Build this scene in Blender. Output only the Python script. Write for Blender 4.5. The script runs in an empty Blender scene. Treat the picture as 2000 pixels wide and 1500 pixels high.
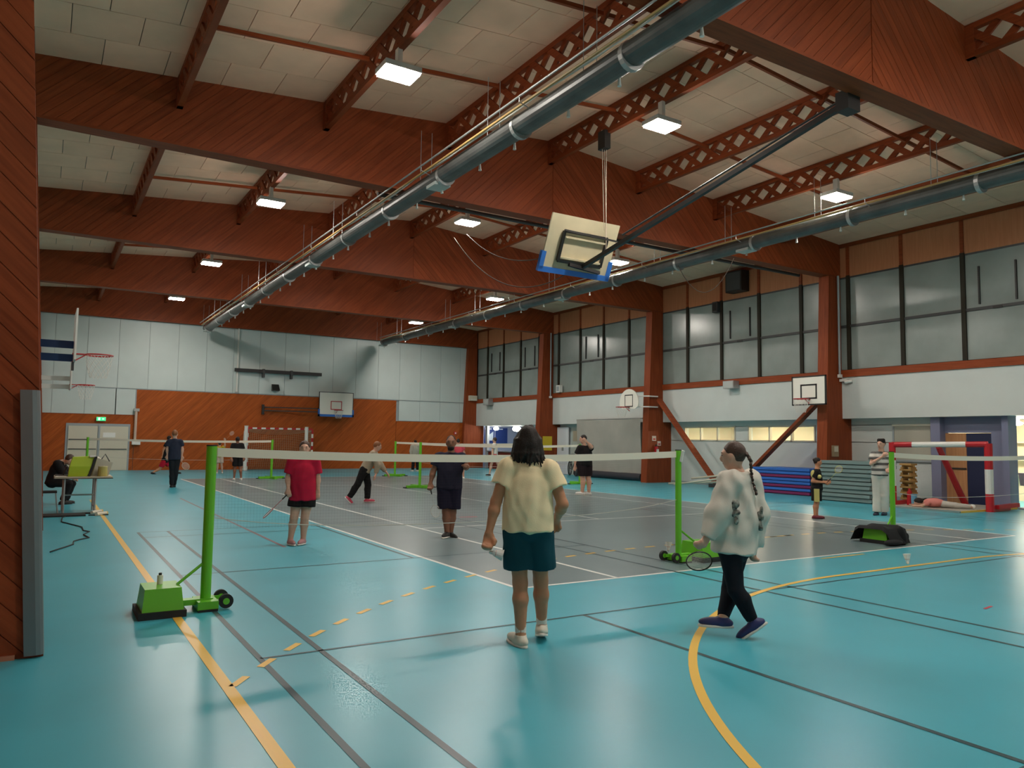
import bpy, math, random
import numpy as np
from mathutils import Vector, Matrix

random.seed(4)
scn = bpy.context.scene
col = scn.collection

# ------------------------------------------------------------------ camera
CF, YAW, PITCH, ROLL, CH = 1479.64, 0.552415, 0.0748881, 0.0140663, 1.6
_f = Vector((math.sin(YAW)*math.cos(PITCH), math.cos(YAW)*math.cos(PITCH), math.sin(PITCH)))
_r = Vector((math.cos(YAW), -math.sin(YAW), 0)); _u = _r.cross(_f)
CR = _r*math.cos(ROLL) + _u*math.sin(ROLL); CU = -_r*math.sin(ROLL) + _u*math.cos(ROLL)
cam_d = bpy.data.cameras.new('camera'); cam = bpy.data.objects.new('camera', cam_d); col.objects.link(cam)
m = Matrix.Identity(4)
for i in range(3):
    m[i][0], m[i][1], m[i][2] = CR[i], CU[i], -_f[i]
m[0][3], m[1][3], m[2][3] = 0, 0, CH
cam.matrix_world = m
cam_d.sensor_fit = 'HORIZONTAL'; cam_d.sensor_width = 36; cam_d.lens = CF/2000*36
cam_d.clip_start = .05; cam_d.clip_end = 300
scn.camera = cam

# ------------------------------------------------------------------ world, exposure
wd = bpy.data.worlds.new('night'); scn.world = wd; wd.use_nodes = True
wd.node_tree.nodes['Background'].inputs[0].default_value = (.02, .025, .04, 1)
wd.node_tree.nodes['Background'].inputs[1].default_value = .15
scn.view_settings.view_transform = 'Standard'; scn.view_settings.look = 'None'
scn.view_settings.gamma = 1; scn.view_settings.use_curve_mapping = False
scn.view_settings.exposure = 0.0
LAMP = 235.0          # emission of the hall lamps

def ray(x, y): return CR*((x-1000)/CF) - CU*((y-750)/CF) + _f
def at(x, y, ax, v):          # pixel -> point on the plane ax = v
    d = ray(x, y); c = Vector((0, 0, CH)); i = 'XYZ'.index(ax)
    return c + d*((v-c[i])/d[i])

# ------------------------------------------------------------------ materials
MAT = {}
def mat(name, c=(.5, .5, .5), rough=.5, metal=0., spec=.5, emit=None, es=0., noise=0., nscale=8., bump=0., bscale=60., alpha=1., rnd=0., sss=0., coat=0.):
    if name in MAT: return MAT[name]
    M = bpy.data.materials.new(name); M.use_nodes = True; nt = M.node_tree; b = nt.nodes['Principled BSDF']
    b.inputs['Base Color'].default_value = (*c, 1); b.inputs['Roughness'].default_value = rough
    b.inputs['Metallic'].default_value = metal; b.inputs['Specular IOR Level'].default_value = spec
    b.inputs['Coat Weight'].default_value = coat
    if emit: b.inputs['Emission Color'].default_value = (*emit, 1); b.inputs['Emission Strength'].default_value = es
    if alpha < 1: b.inputs['Alpha'].default_value = alpha
    tc = nt.nodes.new('ShaderNodeTexCoord')
    cur = None
    if noise:
        n = nt.nodes.new('ShaderNodeTexNoise'); n.inputs['Scale'].default_value = nscale; n.inputs['Detail'].default_value = 5
        nt.links.new(tc.outputs['Object'], n.inputs['Vector'])
        mp = nt.nodes.new('ShaderNodeMapRange'); mp.inputs[1].default_value = .3; mp.inputs[2].default_value = .7
        mp.inputs[3].default_value = 1-noise; mp.inputs[4].default_value = 1+noise
        nt.links.new(n.outputs['Fac'], mp.inputs[0])
        mx = nt.nodes.new('ShaderNodeVectorMath'); mx.operation = 'SCALE'; mx.inputs[0].default_value = c
        nt.links.new(mp.outputs[0], mx.inputs['Scale']); cur = mx.outputs[0]
    if rnd:
        oi = nt.nodes.new('ShaderNodeObjectInfo')
        mp = nt.nodes.new('ShaderNodeMapRange'); mp.inputs[3].default_value = 1-rnd; mp.inputs[4].default_value = 1+rnd
        nt.links.new(oi.outputs['Random'], mp.inputs[0])
        mx = nt.nodes.new('ShaderNodeVectorMath'); mx.operation = 'SCALE'; mx.inputs[0].default_value = c
        if cur: nt.links.new(cur, mx.inputs[0])
        nt.links.new(mp.outputs[0], mx.inputs['Scale']); cur = mx.outputs[0]
    if cur: nt.links.new(cur, b.inputs['Base Color'])
    if bump:
        n = nt.nodes.new('ShaderNodeTexNoise'); n.inputs['Scale'].default_value = bscale; n.inputs['Detail'].default_value = 4
        nt.links.new(tc.outputs['Object'], n.inputs['Vector'])
        bm = nt.nodes.new('ShaderNodeBump'); bm.inputs['Strength'].default_value = bump; bm.inputs['Distance'].default_value = .01
        nt.links.new(n.outputs['Fac'], bm.inputs['Height']); nt.links.new(bm.outputs[0], b.inputs['Normal'])
    MAT[name] = M
    return M

def wood(name, c1, c2, ang=45, plane='XZ', board=0., rough=.55, rnd=.12):
    """wood grain running along ang in the given plane; board > 0 draws tongue-and-groove boards of that width"""
    M = bpy.data.materials.new(name); M.use_nodes = True; nt = M.node_tree; b = nt.nodes['Principled BSDF']
    b.inputs['Roughness'].default_value = rough; b.inputs['Specular IOR Level'].default_value = .22
    tc = nt.nodes.new('ShaderNodeTexCoord'); sp = nt.nodes.new('ShaderNodeSeparateXYZ'); nt.links.new(tc.outputs['Object'], sp.inputs[0])
    def mth(op, a, bb=None):
        n = nt.nodes.new('ShaderNodeMath'); n.operation = op
        for i, v in enumerate((a, bb)):
            if v is None: continue
            if isinstance(v, (int, float)): n.inputs[i].default_value = v
            else: nt.links.new(v, n.inputs[i])
        return n.outputs[0]
    u, v = sp.outputs['XYZ'.index(plane[0])], sp.outputs['XYZ'.index(plane[1])]
    ca, sa = math.cos(math.radians(ang)), math.sin(math.radians(ang))
    al = mth('ADD', mth('MULTIPLY', u, ca), mth('MULTIPLY', v, sa))
    ac = mth('SUBTRACT', mth('MULTIPLY', v, ca), mth('MULTIPLY', u, sa))
    cb = nt.nodes.new('ShaderNodeCombineXYZ')
    nt.links.new(mth('MULTIPLY', al, .9), cb.inputs[0]); nt.links.new(mth('MULTIPLY', ac, 14.), cb.inputs[1])
    oi = nt.nodes.new('ShaderNodeObjectInfo')
    nt.links.new(mth('MULTIPLY', oi.outputs['Random'], 50.), cb.inputs[2])
    n = nt.nodes.new('ShaderNodeTexNoise'); n.inputs['Scale'].default_value = 1.6; n.inputs['Detail'].default_value = 6
    nt.links.new(cb.outputs[0], n.inputs['Vector'])
    rp = nt.nodes.new('ShaderNodeValToRGB'); rp.color_ramp.elements[0].position = .3; rp.color_ramp.elements[1].position = .75
    rp.color_ramp.elements[0].color = (*c1, 1); rp.color_ramp.elements[1].color = (*c2, 1)
    nt.links.new(n.outputs['Fac'], rp.inputs[0]); cur = rp.outputs[0]
    sc = nt.nodes.new('ShaderNodeVectorMath'); sc.operation = 'SCALE'; nt.links.new(cur, sc.inputs[0])
    if board:
        q = mth('DIVIDE', ac, board)
        wn = nt.nodes.new('ShaderNodeTexWhiteNoise'); wn.noise_dimensions = '1D'; nt.links.new(mth('FLOOR', q), wn.inputs['W'])
        tone = mth('ADD', mth('MULTIPLY', wn.outputs['Value'], 2*rnd), 1-rnd)
        fr = mth('FRACT', q); groove = mth('GREATER_THAN', fr, .05)
        nt.links.new(tone, sc.inputs['Scale'])
        bp_ = nt.nodes.new('ShaderNodeBump'); bp_.inputs['Strength'].default_value = .8; bp_.inputs['Distance'].default_value = .006
        nt.links.new(groove, bp_.inputs['Height']); nt.links.new(bp_.outputs[0], b.inputs['Normal'])
    else:
        nt.links.new(mth('ADD', mth('MULTIPLY', oi.outputs['Random'], 2*rnd), 1-rnd), sc.inputs['Scale'])
    nt.links.new(sc.outputs[0], b.inputs['Base Color'])
    MAT[name] = M
    return M

def floor_mat(name, c):
    M = bpy.data.materials.new(name); M.use_nodes = True; nt = M.node_tree; b = nt.nodes['Principled BSDF']
    tc = nt.nodes.new('ShaderNodeTexCoord')
    n = nt.nodes.new('ShaderNodeTexNoise'); n.inputs['Scale'].default_value = .8; n.inputs['Detail'].default_value = 6
    nt.links.new(tc.outputs['Object'], n.inputs['Vector'])
    mp = nt.nodes.new('ShaderNodeMapRange'); mp.inputs[1].default_value = .3; mp.inputs[2].default_value = .7
    mp.inputs[3].default_value = .93; mp.inputs[4].default_value = 1.07; nt.links.new(n.outputs['Fac'], mp.inputs[0])
    sc = nt.nodes.new('ShaderNodeVectorMath'); sc.operation = 'SCALE'; sc.inputs[0].default_value = c
    nt.links.new(mp.outputs[0], sc.inputs['Scale']); nt.links.new(sc.outputs[0], b.inputs['Base Color'])
    b.inputs['Roughness'].default_value = .30
    b.inputs['Specular IOR Level'].default_value = .48
    MAT[name] = M
    return M

floor_mat('floor_blue', (.060, .385, .485)); floor_mat('floor_grey', (.15, .215, .23))
paint = lambda n, c: mat(n, c, rough=.32, spec=.3)
P_WHITE = paint('paint_white', (.78, .80, .76)); P_YEL = paint('paint_yellow', (.80, .50, .08)); P_DARK = paint('paint_dark', (.035, .075, .09))
P_RED = paint('paint_red', (.24, .15, .18)); P_RED2 = paint('paint_red_bright', (.55, .06, .09)); P_CREAM = paint('paint_cream', (.70, .62, .40))
W1, W2 = (.20, .038, .010), (.31, .066, .019)
wood('wood_plank_up', W1, W2, 45, 'XZ'); wood('wood_plank_down', W1, W2, -45, 'XZ')
wood('wood_boards_up', W1, W2, 45, 'XZ', board=.148); wood('wood_boards_down', W1, W2, -45, 'XZ', board=.148)
wood('wood_plank_post', W1, W2, -45, 'XZ')
wood('wood_wall', (.30, .060, .008), (.47, .110, .016), 45, 'XZ', board=.148)
wood('wood_beam_side', W1, W2, 0, 'YZ'); wood('wood_beam_x', W1, W2, 0, 'XY'); wood('wood_column', W1, W2, 90, 'XZ', board=.0)
wood('wood_column_in', W1, W2, 90, 'YZ')
wood('wood_joist', W1, W2, 0, 'YZ'); wood('wood_panel', (.40, .155, .070), (.48, .195, .092), 90, 'YZ')
wood('wood_trim', W1, W2, 0, 'YZ'); wood('wood_dark', (.02, .017, .010), (.035, .028, .018), 90, 'YZ')
wood('wood_bench', (.42, .24, .08), (.60, .36, .13), 0, 'YZ'); wood('wood_door', (.42, .20, .09), (.52, .26, .12), 90, 'YZ')
M_CEIL = mat('ceiling_panel', (.90, .54, .36), rough=.8, rnd=.05, noise=.05, nscale=2)
M_CEILB = mat('ceiling_back', (.10, .08, .06), rough=.9)
M_WALL = mat('wall_white', (.62, .66, .63), rough=.6, noise=.03, nscale=1.5)
M_WALLP = mat('wall_panel', (.56, .63, .61), rough=.45, rnd=.025, noise=.03, nscale=1.2)
M_TRIMG = mat('trim_grey', (.32, .36, .37), rough=.5)
M_GLASS = mat('frosted_glass', (.25, .29, .27), rough=.22, spec=.6, noise=.12, nscale=.9, bump=.03, bscale=14)
M_STEEL = mat('steel_guard', (.22, .23, .24), rough=.38, metal=.7)
M_DUCT = mat('duct_steel', (.10, .105, .10), rough=.42, metal=.3, noise=.2, nscale=3)
M_DUCTL = mat('duct_light', (.45, .52, .50), rough=.4, metal=.4)
M_GALV = mat('galvanised', (.42, .43, .42), rough=.4, metal=.6)
M_BLACK = mat('black_paint', (.015, .014, .013), rough=.45); M_RUB = mat('rubber', (.012, .012, .012), rough=.7)
M_DKGREY = mat('dark_grey', (.05, .05, .05), rough=.5)
M_WHITE = mat('white_paint', (.75, .74, .69), rough=.4); M_CREAM = mat('cream_paint', (.62, .58, .46), rough=.45)
M_BOARD = mat('board_white', (.85, .83, .74), rough=.35); M_BOARDC = mat('board_cream', (.60, .52, .34), rough=.45, noise=.06, nscale=3)
M_BLUE = mat('blue_pad', (.03, .16, .55), rough=.5); M_BLUED = mat('blue_arm', (.015, .06, .20), rough=.5)
M_RED = mat('red_paint', (.50, .012, .02), rough=.4); M_RIM = mat('rim_red', (.50, .03, .03), rough=.4)
M_NETW = mat('net_white', (.72, .70, .64), rough=.8); M_TAPE = mat('tape', (.74, .68, .56), rough=.7)
M_NETD = mat('net_brown', (.05, .035, .025), rough=.9); M_CORD = mat('net_cord', (.6, .57, .5), rough=.8)
M_NETG = mat('goal_net', (.55, .42, .28), rough=.9)
M_GREEN = mat('post_green', (.13, .47, .02), rough=.35); M_GREENL = M_GREEND = M_GREEN
M_PURP = mat('wall_purple', (.20, .21, .32), rough=.55); M_NAVY = mat('door_navy', (.010, .016, .06), rough=.45); M_BGREY = mat('wall_bluegrey', (.26, .30, .44), rough=.6)
M_CURT = mat('curtain', (.40, .38, .33), rough=.85, noise=.05, nscale=2)
M_LAMPG = mat('lamp_grey', (.55, .55, .52), rough=.4)
M_MATB = mat('mat_blue', (.03, .15, .55), rough=.55); M_MATP = mat('mat_crimson', (.20, .015, .10), rough=.55); M_MATG = mat('mat_grey', (.19, .26, .25), rough=.55); M_MATD = mat('mat_dark', (.03, .045, .045), rough=.6)
M_EXIT = mat('exit_green', (.0, .3, .1), emit=(.05, .75, .25), es=1.2)

def emis(name, c, s):
    if name in MAT: return MAT[name]
    M = bpy.data.materials.new(name); M.use_nodes = True; nt = M.node_tree; nt.nodes.clear()
    e = nt.nodes.new('ShaderNodeEmission'); e.inputs[0].default_value = (*c, 1); e.inputs[1].default_value = s
    o = nt.nodes.new('ShaderNodeOutputMaterial'); nt.links.new(e.outputs[0], o.inputs[0]); MAT[name] = M
    return M
M_LENS = emis('lamp_lens', (1., .92, .83), LAMP)
M_GLOBE = emis('foyer_globe', (1., .92, .80), 40)
M_ROOMLIT = emis('room_tube', (1., .82, .56), 230)

# ------------------------------------------------------------------ mesh helpers
ORG = {}
class MB:
    def __init__(s): s.v = []; s.f = []; s.mi = []; s.cur = 0
    def add(s, vs, fs):
        o = len(s.v); s.v += [Vector(p) for p in vs]; s.f += [[i+o for i in q] for q in fs]; s.mi += [s.cur]*len(fs); return s
    def box(s, lo, hi):
        x0, y0, z0 = lo; x1, y1, z1 = hi
        return s.add([(x0,y0,z0),(x1,y0,z0),(x1,y1,z0),(x0,y1,z0),(x0,y0,z1),(x1,y0,z1),(x1,y1,z1),(x0,y1,z1)],
                     [(0,3,2,1),(4,5,6,7),(0,1,5,4),(1,2,6,5),(2,3,7,6),(3,0,4,7)])
    def obox(s, c, ax, half):   # oriented box, ax = three unit vectors
        c = Vector(c); X, Y, Z = [Vector(a)*h for a, h in zip(ax, half)]
        vs = [c+X*i+Y*j+Z*k for k in (-1, 1) for i, j in ((-1,-1),(1,-1),(1,1),(-1,1))]
        return s.add(vs, [(0,3,2,1),(4,5,6,7),(0,1,5,4),(1,2,6,5),(2,3,7,6),(3,0,4,7)])
    def bar(s, a, b, w, h, up=(0,0,1)):   # rectangular bar from a to b
        a, b = Vector(a), Vector(b); d = b-a; L = d.length; d.normalize(); up = Vector(up)
        x = d.cross(up)
        if x.length < 1e-4: x = d.cross(Vector((1, 0, 0)))
        x.normalize(); z = x.cross(d)
        return s.obox((a+b)/2, (x, d, z), (w/2, L/2, h/2))
    def tube(s, a, b, r0, r1=None, n=12, caps=True):
        a, b = Vector(a), Vector(b); r1 = r0 if r1 is None else r1; d = (b-a).normalized()
        x = d.orthogonal().normalized(); y = d.cross(x); vs = []
        for p, r in ((a, r0), (b, r1)):
            vs += [p+(x*math.cos(t)+y*math.sin(t))*r for t in [2*math.pi*i/n for i in range(n)]]
        fs = [(i, (i+1) % n, n+(i+1) % n, n+i) for i in range(n)]
        if caps: fs += [tuple(range(n))[::-1], tuple(range(n, 2*n))]
        return s.add(vs, fs)
    def path(s, pts, r, n=6, closed=False):
        pts = [Vector(p) for p in pts]; N = len(pts); vs = []; x = None
        for i, p in enumerate(pts):
            if closed: d = pts[(i+1) % N]-pts[i-1]
            else: d = pts[min(i+1, N-1)]-pts[max(i-1, 0)]
            d.normalize()
            x = d.orthogonal().normalized() if x is None else (x-d*x.dot(d)).normalized()
            y = d.cross(x); vs += [p+(x*math.cos(2*math.pi*k/n)+y*math.sin(2*math.pi*k/n))*r for k in range(n)]
        fs = [(i*n+k, i*n+(k+1) % n, ((i+1) % N)*n+(k+1) % n, ((i+1) % N)*n+k) for i in range(N if closed else N-1) for k in range(n)]
        if not closed: fs += [tuple(range(n))[::-1], tuple(range((N-1)*n, N*n))]
        return s.add(vs, fs)
    def ring(s, c, nrm, R, r, N=28, n=6, ax=None, ry=1.):
        c = Vector(c); nrm = Vector(nrm).normalized(); x = Vector(ax).normalized() if ax else nrm.orthogonal().normalized(); y = nrm.cross(x)
        return s.path([c+x*R*math.cos(2*math.pi*i/N)+y*R*ry*math.sin(2*math.pi*i/N) for i in range(N)], r, n, True)
    def ell(s, c, ax, rad, nu=14, nv=8):
        c = Vector(c); X, Y, Z = [Vector(a) for a in ax]; vs = []; fs = []
        for j in range(nv+1):
            t = math.pi*j/nv
            for i in range(nu):
                p = 2*math.pi*i/nu
                vs.append(c+X*rad[0]*math.sin(t)*math.cos(p)+Y*rad[1]*math.sin(t)*math.sin(p)+Z*rad[2]*math.cos(t))
        for j in range(nv):
            for i in range(nu): fs.append((j*nu+i, (j+1)*nu+i, (j+1)*nu+(i+1) % nu, j*nu+(i+1) % nu))
        return s.add(vs, fs)
    def prism(s, poly, off):    # polygon of 3D points extruded by a vector
        n = len(poly); off = Vector(off); A = [Vector(p) for p in poly]
        return s.add(A+[p+off for p in A], [tuple(range(n))[::-1], tuple(range(n, 2*n))]+[(i, (i+1) % n, n+(i+1) % n, n+i) for i in range(n)])
    def mesh(s, name, mats, origin=(0, 0, 0), smooth=False):
        o = Vector(origin); me = bpy.data.meshes.new(name)
        me.from_pydata([tuple(p-o) for p in s.v], [], s.f)
        for k in (mats if isinstance(mats, (list, tuple)) else [mats]): me.materials.append(MAT[k] if isinstance(k, str) else k)
        if any(s.mi): me.polygons.foreach_set('material_index', s.mi)
        if smooth: me.polygons.foreach_set('use_smooth', [True]*len(me.polygons))
        me.update(); return me
    def build(s, name, mats, parent=None, smooth=False, origin=None):
        if parent is not None:
            o = ORG[parent.name]; ob = bpy.data.objects.new(name, s.mesh(name, mats, o, smooth)); col.objects.link(ob); ob.parent = parent; ORG[ob.name] = o
        else:
            o = Vector(origin or (0, 0, 0)); ob = bpy.data.objects.new(name, s.mesh(name, mats, o, smooth)); col.objects.link(ob); ob.location = o; ORG[ob.name] = o
        return ob
def tag(o, label=None, cat=None, group=None, kind=None):
    for k, v in (('label', label), ('category', cat), ('group', group), ('kind', kind)):
        if v: o[k] = v
    return o
def thing(name, label, cat, loc=(0, 0, 0), group=None, kind=None):
    o = bpy.data.objects.new(name, None); col.objects.link(o); o.location = loc; o.empty_display_size = .1; ORG[o.name] = Vector(loc)
    return tag(o, label, cat, group, kind)
def link_copy(src, parent, loc):      # a piece sharing mesh data, moved by loc
    c = src.copy(); col.objects.link(c); c.parent = parent; c.location = loc; ORG[c.name] = ORG[parent.name]; return c
def clip(poly, n, d):                 # keep n.p <= d
    out = []
    for i in range(len(poly)):
        a, b = poly[i-1], poly[i]; da = n[0]*a[0]+n[1]*a[1]-d; db = n[0]*b[0]+n[1]*b[1]-d
        if da*db < 0:
            t = da/(da-db); out.append((a[0]+(b[0]-a[0])*t, a[1]+(b[1]-a[1])*t))
        if db <= 0: out.append(b)
    return out
def planks(parent, region, width, ang, to3, thick, matname, gap=.006, name='plank'):
    n = (-math.sin(math.radians(ang)), math.cos(math.radians(ang)))
    ds = [n[0]*p[0]+n[1]*p[1] for p in region]; k = math.floor(min(ds)/width)
    while k*width < max(ds):
        p = clip(clip(region, n, (k+1)*width-gap/2), (-n[0], -n[1]), -(k*width+gap/2)); k += 1
        if len(p) < 3: continue
        A = abs(sum(p[i-1][0]*p[i][1]-p[i][0]*p[i-1][1] for i in range(len(p))))/2
        if A < .004: continue
        mb = MB(); t = thick*random.uniform(.85, 1.15)
        mb.prism([to3(q[0], q[1], 0) for q in p], Vector(to3(0, 0, t))-Vector(to3(0, 0, 0))); mb.build(name, matname, parent)

# ------------------------------------------------------------------ hall dimensions
XL, XR, XC = -.95, 21.55, 10.3
Y0, YB = -1.7, 39.15
FR = [-1.65, 6.55, 14.95, 23.15, 31.05, 38.9]       # near faces of the portal frames
FT = .34
ZB = 7.03                                            # underside of the beams
roof = lambda x: 8.95-.08*abs(x-XC)
XW = 22.0                                            # recessed lower right wall
SOFF = 2.45

# ================================================================== STRUCTURE
# ---- floor and its painted lines
fl = tag(MB().box((XL-.4, Y0-.4, -.12), (27.5, YB+.4, 0)).build('floor', 'floor_blue'), 'glossy turquoise sports hall floor with painted court lines', None, None, 'structure')
def strip(name, pts, w, m, z=.0022, par=fl):
    mb = MB(); pts = [Vector((p[0], p[1], 0)) for p in pts]; L = []; N = len(pts)
    for i, p in enumerate(pts):
        d = (pts[min(i+1, N-1)]-pts[max(i-1, 0)]).normalized(); s = Vector((-d.y, d.x, 0))*(w/2)
        L.append((p+s+Vector((0, 0, z)), p-s+Vector((0, 0, z))))
    vs = [q for pr in L for q in pr]
    mb.add(vs, [(2*i, 2*i+1, 2*i+3, 2*i+2) for i in range(N-1)])
    return mb.build(name, m, par)
strip('court_surface', [(9.84, 7.08), (9.84, 30.85)], 10.72, 'floor_grey', .001)
TX0, TX1, TY0, TY1 = 4.48, 15.2, 7.08, 30.85
for n, a, b in (('baseline', (TX0, TY0), (TX1, TY0)), ('baseline', (TX0, TY1), (TX1, TY1)), ('sideline', (TX0, TY0), (TX0, TY1)), ('sideline', (TX1, TY0), (TX1, TY1)),
                ('singles_line', (5.87, TY0), (5.87, TY1)), ('singles_line', (13.87, TY0), (13.87, TY1)), ('service_line', (5.87, 12.6), (13.87, 12.6)),
                ('service_line', (5.87, 25.3), (13.87, 25.3)), ('centre_service_line', (9.95, 12.6), (9.95, 25.3))):
    strip(n, [a, b], .055, P_WHITE)
# handball: side lines, six metre area, dashed nine metre line, seven metre mark
strip('handball_sideline', [(1.09, Y0+1.65), (1.09, 21.5)], .075, P_YEL, .003)
GX0, GX1, GY = 8.44, 11.44, -.05
def arc(R, n=60): return [(GX0-R*math.cos(t), GY+R*math.sin(t)) for t in [math.pi/2*i/n for i in range(n+1)]] + [(GX1+R*math.sin(t), GY+R*math.cos(t)) for t in [math.pi/2*i/n for i in range(n+1)]]
strip('goal_area_line', arc(6), .065, P_YEL, .003)
pts = [p for p in arc(9, 200) if 1.09 < p[0] < 18.8]
acc = 0; cur = [pts[0]]; on = True
for i in range(1, len(pts)):
    acc += math.dist(pts[i-1], pts[i]); cur.append(pts[i])
    if acc >= (.17 if on else .21):
        if on: strip('dash', [cur[0], cur[-1]], .055, P_YEL, .003)
        on = not on; acc = 0; cur = [pts[i]]
# straight middle of the nine metre line
x = GX0+.1
while x < GX1:
    strip('dash', [(x, GY+9), (x+.17, GY+9)], .055, P_YEL, .003); x += .38
strip('seven_metre_mark', [(9.44, 6.93), (10.44, 6.93)], .05, P_YEL, .003)
# badminton courts in dark paint
def badminton(x0, x1, yn, m=P_DARK, w=.045):
    xa, xb, xc = x0+.45, x1-.47, (x0+x1)/2; ya, yb = yn-6.4, yn+6.4
    for X in (x0, xa, xb, x1): strip('badminton_sideline', [(X, ya), (X, yb)], w, m)
    for Y in (ya, ya+.75, yn-1.9, yn+1.9, yb-.75, yb): strip('badminton_cross_line', [(x0, Y), (x1, Y)], w*.7, m)
    strip('badminton_centre_line', [(xc, ya), (xc, yn-1.9)], w, m); strip('badminton_centre_line', [(xc, yn+1.9), (xc, yb)], w, m)
badminton(1.42, 7.27, 7.63); badminton(12.35, 18.3, 7.63)
strip('badminton_cross_line', [(7.2, 5.73), (12.4, 5.73)], .03, P_DARK)
strip('red_line', [(3.1, 11.3), (3.1, 21.3)], .05, P_RED)
strip('red_mark', [(7.45, 14.1), (7.85, 14.05)], .1, P_RED2); strip('red_mark', [(12.2, 13.98), (12.6, 13.95)], .06, P_RED)
strip('red_mark', [(8.05, 4.05), (8.25, 4.08)], .03, P_RED2)

# ---- ceiling: sloping sheet with panels laid in staggered rows
ce = MB()
for x0, x1 in ((XL-.1, XC), (XC, XW+.2)):
    ce.prism([(x0, Y0-.3, roof(x0)+.03), (x1, Y0-.3, roof(x1)+.03), (x1, YB+.3, roof(x1)+.03), (x0, YB+.3, roof(x0)+.03)], (0, 0, .1))
ceil = tag(ce.build('ceiling', M_CEILB), 'low pitched ceiling of cream panels above the roof beams', None, None, 'structure')
cand = []
row = 0; y = FR[0]
for b in range(5):
    ya, yb = FR[b]+FT, FR[b+1]; n = 8; h = (yb-ya)/n
    for j in range(n):
        for x0e, x1e in ((XL, XC), (XC, XR+.1)):
            xx = x0e-(.5 if j % 2 else 0)
            while xx < x1e-.02:
                a, c = max(xx, x0e), min(xx+1.0, x1e)
                if c-a > .05: cand.append((a+.006, c-.006, ya+j*h+.006, ya+(j+1)*h-.006, b))
                xx += 1.0
def psize(c):
    xm, ym = (c[0]+c[1])/2, (c[2]+c[3])/2; v = Vector((xm, ym, roof(xm)-CH)); d = v.dot(_f)
    if d < 1: return 0
    px, py = CF*v.dot(CR)/d, CF*v.dot(CU)/d
    if abs(px) > 1080 or py > 830: return 0
    return (c[1]-c[0])/d**2
cand.sort(key=psize, reverse=True)
def panel(mb, c): return mb.prism([(c[0], c[2], roof(c[0])-.004), (c[1], c[2], roof(c[1])-.004), (c[1], c[3], roof(c[1])-.004), (c[0], c[3], roof(c[0])-.004)], (0, 0, .03))
for c in cand[:290]: panel(MB(), c).build('ceiling_panel', M_CEIL, ceil)
mb = MB()
for c in cand[290:]: panel(mb, c)
tag(mb.build('ceiling_panel', M_CEIL, ceil), kind='stuff')

# ---- portal frames
frames = []
for k, y in enumerate(FR):
    fr = thing('portal_frame', ['brown timber portal frame over the near end wall', 'brown timber portal frame with steel corner guard on its post', 'boarded portal frame whose post carries the rectangular basketball board',
               'boarded portal frame whose post carries the fan shaped basketball board', 'timber portal frame with yellow sheet on its post', 'timber portal frame against the far end wall'][k], 'frame', (XC, y, 0), None, 'structure')
    frames.append(fr)
    bm = MB(); yb = y+FT
    if k == 5: yb = y+.24
    prof = [(XL, ZB), (XR, ZB), (XR, roof(XR)), (XC, roof(XC)), (XL, roof(XL))]
    bm.prism([(p[0], y, p[1]) for p in prof], (0, yb-y, 0))
    beam = bm.build('beam', 'wood_boards_up' if k in (0, 4, 5) else 'wood_beam_x', fr)
    if k in (1, 2, 3):
        xa = [0, 5.5, -.45, -.45][k]
        left = [(xa, ZB), (XC-.01, ZB), (XC-.01, roof(XC)), (xa, roof(xa))]; right = [(XC+.01, ZB), (XR, ZB), (XR, roof(XR)), (XC+.01, roof(XC))]
        planks(beam, left, .148, 45, lambda u, v, w: (u, y-w, v), .012, 'wood_plank_up'); planks(beam, right, .148, -45, lambda u, v, w: (u, y-w, v), .012, 'wood_plank_down')
    MB().box((XL, y-.015, ZB-.045), (XR, yb+.015, ZB)).build('bottom_board', 'wood_beam_x', beam)
    for sgn in (-1, 1):
        if sgn < 0: pr = [(XL, 0), (.085, 0), (-.36, ZB-.05), (XL, ZB-.05)]
        else: pr = [(20.68, 0), (XR+(.5 if k else .0), 0), (XR+(.5 if k else .0), SOFF-.01), (XR, SOFF-.01), (XR, ZB-.05), (20.98, ZB-.05)]
        cm = MB().prism([(p[0], y, p[1]) for p in pr], (0, yb-y, 0))
        cmo = cm.build('column', 'wood_column', fr)
        if sgn < 0 and k == 1:
            planks(cmo, [(XL, .035), (.08, .035), (-.358, ZB-.05), (XL, ZB-.05)], .148, -45, lambda u, v, w: (u, y-w, v), .014, 'wood_plank_post')
            g = MB(); zt = 1.92
            xe = lambda z: .085-.445*z/ZB
            prof = [(-.075, -.03), (-.075, -.045), (.0, -.047), (.028, -.04), (.045, -.022), (.05, 0), (.05, .12), (.035, .12), (.035, 0), (.02, -.022), (0, -.03)]
            for i in range(len(prof)):
                a, b = prof[i-1], prof[i]
                g.add([(xe(0.02)+a[0]-.045, y+a[1], .02), (xe(0.02)+b[0]-.045, y+b[1], .02), (xe(zt)+b[0]-.045, y+b[1], zt), (xe(zt)+a[0]-.045, y+a[1], zt)], [(0, 1, 2, 3)])
            g.build('corner_guard', M_STEEL, cmo)
            MB().box((XL, y-.03, 0), (-.09, y, .033)).build('kick_board', mat('kick_board', (.42, .17, .10), rough=.5), cmo)
        if sgn > 0: MB().prism([(20.675, y-.01, 0), (20.975, y-.01, ZB-.05), (20.975, yb+.01, ZB-.05), (20.675, yb+.01, 0)], (-.012, 0, 0)).build('edge_board', 'wood_column_in', cmo)

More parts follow.
